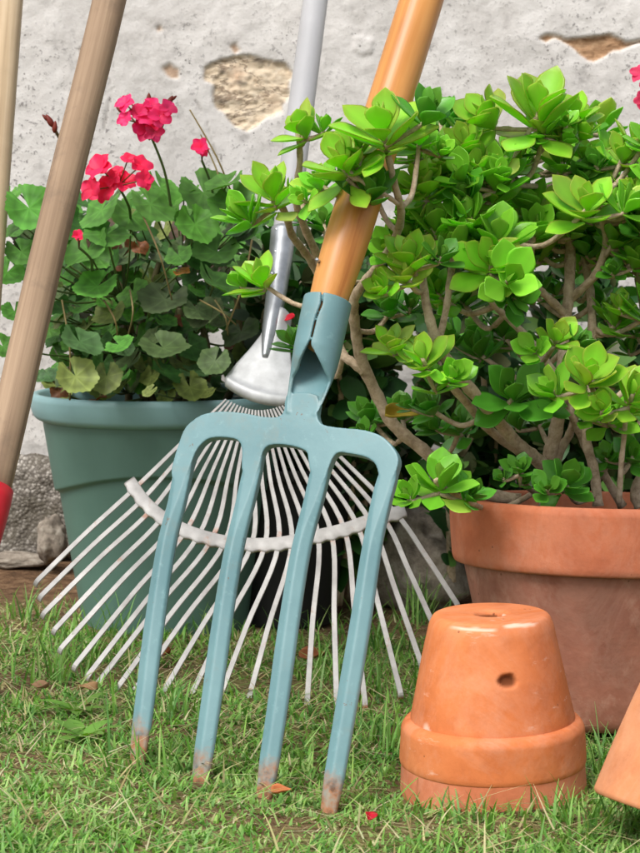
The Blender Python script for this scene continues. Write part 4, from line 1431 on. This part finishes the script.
# ------------------------------------------------------------------ grass
def build_grass():
    V, Fc, C = [], [], []
    discs = [(GP.x, GP.y, .103), (BP.x, BP.y, .06), (TP.x, TP.y, .104), (SP.x, SP.y, .079), (OP.x + .02, OP.y + .01, .05)]
    greens = [lin(142, 182, 92), lin(124, 172, 80), lin(106, 158, 72), lin(162, 194, 116), lin(136, 178, 104), lin(86, 132, 62)]
    straws = [lin(200, 192, 148), lin(188, 180, 132), lin(208, 202, 162), lin(170, 158, 110)]
    vs = np.zeros

    def blade(x, y, h, lean, az, w, col, z0, curve):
        b = len(V)
        dx, dy = math.cos(az), math.sin(az)
        sx, sy = -dy, dx
        n = 4
        ang = lean
        px_, py_, pz_ = x, y, z0
        seg = h / n
        for i in range(n + 1):
            u = i / n
            ww = w * .5 * (1 - u ** 1.7) + .0001
            V.append((px_ - sx * ww, py_ - sy * ww, pz_)); V.append((px_ + sx * ww, py_ + sy * ww, pz_))
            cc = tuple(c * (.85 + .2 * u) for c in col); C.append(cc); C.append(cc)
            px_ += dx * math.sin(ang) * seg; py_ += dy * math.sin(ang) * seg; pz_ += math.cos(ang) * seg
            if pz_ < z0 + .001: pz_ = z0 + .001
            ang = min(1.75, ang + curve / n)
        for i in range(n):
            q = b + 2 * i
            Fc.append((q, q + 1, q + 3, q + 2))

    for t_ in tine_tips: discs.append((t_.x, t_.y - .008, .014))

    def ok(x, y):
        for (cx, cy, r) in discs:
            if (x - cx) ** 2 + (y - cy) ** 2 < r * r: return False
        return True
    tries = 23000
    for i in range(tries):
        y = 1.12 + (random.random() ** 1.15) * 1.28
        x = random.uniform(-1, 1) * (.22 * y + .26)
        if not ok(x, y): continue
        dens = mnoise.noise(Vector((x * 6, y * 6, 1.5)))
        dry = mnoise.noise(Vector((x * 5 + 9, y * 5, 4.5)))
        # worn strip at the left and in front of the rake, bare soil by the wall
        worn = math.exp(-((x + .31) / .13) ** 2 - ((y - 1.90) / .08) ** 2) + .8 * math.exp(-((x + .10) / .16) ** 2 - ((y - 1.93) / .07) ** 2)
        worn += .8 * math.exp(-((x + .02) / .07) ** 2 - ((y - 1.385) / .03) ** 2) + .7 * math.exp(-((x - .13) / .09) ** 2 - ((y - 1.40) / .025) ** 2) + .7 * math.exp(-((x + .11) / .05) ** 2 - ((y - 1.42) / .03) ** 2) + .8 * math.exp(-((x + .23) / .06) ** 2 - ((y - 1.37) / .03) ** 2)
        worn += 1.2 * max(0, mnoise.noise(Vector((x * 9, y * 9, 7.7))) - .18)
        if y > 2.12: worn += (y - 2.12) * 4
        if y > 1.66: worn += .35
        if random.random() < worn * .85: 
            if random.random() < .75: continue
        nb = random.randint(5, 10)
        hh = random.uniform(.006, .0145) * (1 + .5 * dens)
        if y > 1.65: hh *= 1.25
        base_c = random.choice(greens[:5] if y < 1.62 else [greens[1], greens[2], greens[5], greens[0]])
        for q in range(nb):
            az = random.uniform(0, 2 * math.pi)
            bx = x + random.gauss(0, .007); by = y + random.gauss(0, .007)
            if not ok(bx, by): continue
            straw = random.random() < (.20 + .45 * max(0, dry) + .5 * min(1, worn))
            col = jit(random.choice(straws) if straw else base_c, .22)
            ln = random.uniform(.2, 1.25) if not straw else random.uniform(.8, 1.5)
            h = hh * random.uniform(.6, 1.5) * (1.1 if straw else 1)
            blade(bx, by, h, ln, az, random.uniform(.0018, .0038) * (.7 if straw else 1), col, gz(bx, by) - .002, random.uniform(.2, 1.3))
    # long loose blades lying over the turf
    for i in range(3200):
        y = random.uniform(1.15, 2.1); x = random.uniform(-1, 1) * (.2 * y + .25)
        if not ok(x, y): continue
        straw = random.random() < .5
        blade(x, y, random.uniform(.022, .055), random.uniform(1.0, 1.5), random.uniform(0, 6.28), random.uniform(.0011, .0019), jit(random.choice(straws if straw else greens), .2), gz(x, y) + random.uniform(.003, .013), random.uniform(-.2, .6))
    # taller tufts round the pots and fork
    for (px, py, cnt, hm) in ((300, 650, 30, .05), (340, 690, 40, .06), (205, 650, 24, .05), (30, 640, 50, .05), (150, 735, 50, .05), (395, 700, 50, .06), (390, 745, 60, .05), (420, 812, 30, .025), (540, 815, 30, .028), (585, 770, 40, .05),
                              (60, 700, 50, .06), (100, 680, 40, .06), (470, 822, 50, .03), (600, 835, 60, .045), (160, 790, 40, .05), (370, 655, 60, .07), (440, 600, 60, .07), (420, 630, 50, .07), (90, 655, 40, .06)):
        d = ray(px, py); Yg = CAM_H / -d.z * d.y; p0 = at(px, py, Yg)
        for q in range(cnt):
            x = p0.x + random.gauss(0, .022); y = p0.y + random.gauss(0, .022)
            if not ok(x, y): continue
            blade(x, y, hm * random.uniform(.5, 1.25), random.uniform(.05, .5), random.uniform(0, 6.28), random.uniform(.0016, .003), jit(random.choice(greens + [greens[1]]), .2), gz(x, y) - .002, random.uniform(.2, 1.3))
    me = bpy.data.meshes.new('grass')
    nv, nf = len(V), len(Fc)
    me.vertices.add(nv); me.vertices.foreach_set('co', np.array(V, dtype=np.float32).ravel())
    me.loops.add(nf * 4); me.loops.foreach_set('vertex_index', np.array(Fc, dtype=np.int32).ravel())
    me.polygons.add(nf); me.polygons.foreach_set('loop_start', np.arange(0, nf * 4, 4, dtype=np.int32))
    me.update(calc_edges=True); me.validate()
    a = me.color_attributes.new('col', 'FLOAT_COLOR', 'POINT')
    cc = np.ones((nv, 4), dtype=np.float32); cc[:, :3] = np.array(C, dtype=np.float32)
    a.data.foreach_set('color', cc.ravel())
    me.materials.append(M['grass'])
    o = bpy.data.objects.new('grass', me); COL.objects.link(o)
    tag(o, 'short untidy lawn grass mixed with dry straw in front of the pots', None, None, 'stuff')


build_grass()


# ------------------------------------------------------------------ weeds, litter, petals
def gpt(px, py):
    d = ray(px, py); Yg = CAM_H / -d.z * d.y
    for _ in range(4):
        p = at(px, py, Yg); z = gz(p.x, p.y)
        Yg = (CAM_H - z) / -d.z * d.y
    return at(px, py, Yg)


def weed(px, py, n, L, label, seed):
    p = gpt(px, py)
    mb = MB()
    for i in range(n):
        an = 2 * math.pi * i / n + random.uniform(-.3, .3)
        d = Vector((math.cos(an), math.sin(an), random.uniform(.25, .7))).normalized()
        simple_leaf(mb, p + Vector((0, 0, .004)), d, Vector((0, 0, 1)), L * random.uniform(.7, 1.1), L * .34, jit(lin(112, 156, 66), .12), .2, .25, 6)
    o = mb.build('weed', M['grass'], None, origin=p)
    tag(o, label, 'weed', 'broad-leaved weeds in the lawn', 'thing')


weed(76, 715, 8, .036, 'bright green leafy weed below the left rake tines', 1)
weed(84, 742, 7, .040, 'low broad-leaved weed rosette in the worn turf left of the fork', 2)


def litter(px, py, r, col, label, name='dead_leaf', cat='leaf', tiltv=(.2, -.5, 1), lobes=False, on=None):
    p = on if on is not None else gpt(px, py) + Vector((0, 0, .014))
    mb = MB()
    n = Vector(tiltv).normalized()
    s, a, t = frame_from(Vector((random.uniform(-1, 1), random.uniform(-.3, .3), 0)).normalized(), n)
    NU, NV = 8, 6
    V = []; Fc = []
    ph = random.uniform(0, 6)
    for i in range(NU + 1):
        u = i / NU
        hw = r * .55 * math.sin(math.pi * min(.97, .06 + .9 * u)) ** .7
        for j in range(NV + 1):
            v = -1 + 2 * j / NV
            V.append(p + a * (r * 2 * (u - .5)) + s * hw * v + n * r * (.35 * v * v + .22 * math.sin(5 * u + 2 * v + ph)))
    for i in range(NU):
        for j in range(NV):
            q = i * (NV + 1) + j
            Fc.append((q, q + 1, q + NV + 2, q + NV + 1))
    mb.add(V, Fc, col)
    o = mb.build(name, M['petal'] if name == 'petal' else M['dry'], None, origin=p, solid=.0005)
    tag(o, label, cat, None, 'thing')


litter(281, 808, .0085, lin(206, 128, 84), 'curled orange dead leaf at the tip of the third fork tine')
litter(371, 834, .0085, lin(206, 36, 60), 'fallen red petal lying on the grass in front of the fork', 'petal', 'petal', (.1, -.9, 1))
litter(40, 700, .009, lin(150, 118, 92), 'small brown dead leaf on the worn turf left of the rake', tiltv=(.1, -.2, 1))
litter(158, 665, .014, lin(150, 92, 58), 'rusty brown dead leaf between two fork tines')
litter(88, 702, .010, lin(166, 132, 96), 'pale curled dead leaf under the left rake tips')
litter(312, 668, .016, lin(158, 100, 66), 'reddish brown dead leaf behind the rake tines')
litter(400, 411, .018, lin(180, 156, 62), 'yellowing narrow leaf lying across the branch behind the fork', tiltv=(.1, -1, .8), on=at(402, 414, 1.83))
litter(288, 323, .0095, lin(214, 40, 60), 'red petal caught on the rake socket beside the fork', 'petal', 'petal', (.3, -1, .5), on=rk(288, 324, .012))

# ------------------------------------------------------------------ light
world = bpy.data.worlds.new('World'); scene.world = world
world.use_nodes = True
nt = world.node_tree
bg = nt.nodes['Background']
sky = nt.nodes.new('ShaderNodeTexSky'); sky.sky_type = 'NISHITA'
sky.sun_disc = False
SUN_EL, SUN_AZ = 52.0, -148.0     # azimuth measured clockwise from +Y; the sun is behind and left of the camera
sky.sun_elevation = R(SUN_EL); sky.sun_rotation = R(SUN_AZ)
sky.air_density = 1.0; sky.dust_density = 4.0; sky.ozone_density = 1.0
hs = nt.nodes.new('ShaderNodeHueSaturation'); hs.inputs['Saturation'].default_value = .35
nt.links.new(sky.outputs[0], hs.inputs['Color']); nt.links.new(hs.outputs[0], bg.inputs['Color'])
bg.inputs['Strength'].default_value = .13
sun_d = bpy.data.lights.new('sun', 'SUN'); sun_d.energy = 1.5; sun_d.angle = R(22); sun_d.color = (1, .96, .90)
sun = bpy.data.objects.new('sun', sun_d); COL.objects.link(sun)
az = R(SUN_AZ); el = R(SUN_EL)
to_sun = Vector((math.sin(az) * math.cos(el), math.cos(az) * math.cos(el), math.sin(el)))
sun.rotation_euler = to_sun.to_track_quat('Z', 'Y').to_euler()
sun.location = to_sun * 8

scene.view_settings.view_transform = 'Standard'
scene.view_settings.look = 'None'
scene.view_settings.exposure = 0.55
scene.view_settings.gamma = 1
scene.view_settings.use_curve_mapping = False
scene.cycles.max_bounces = 8
scene.cycles.transparent_max_bounces = 8
scene.cycles.use_denoising = True
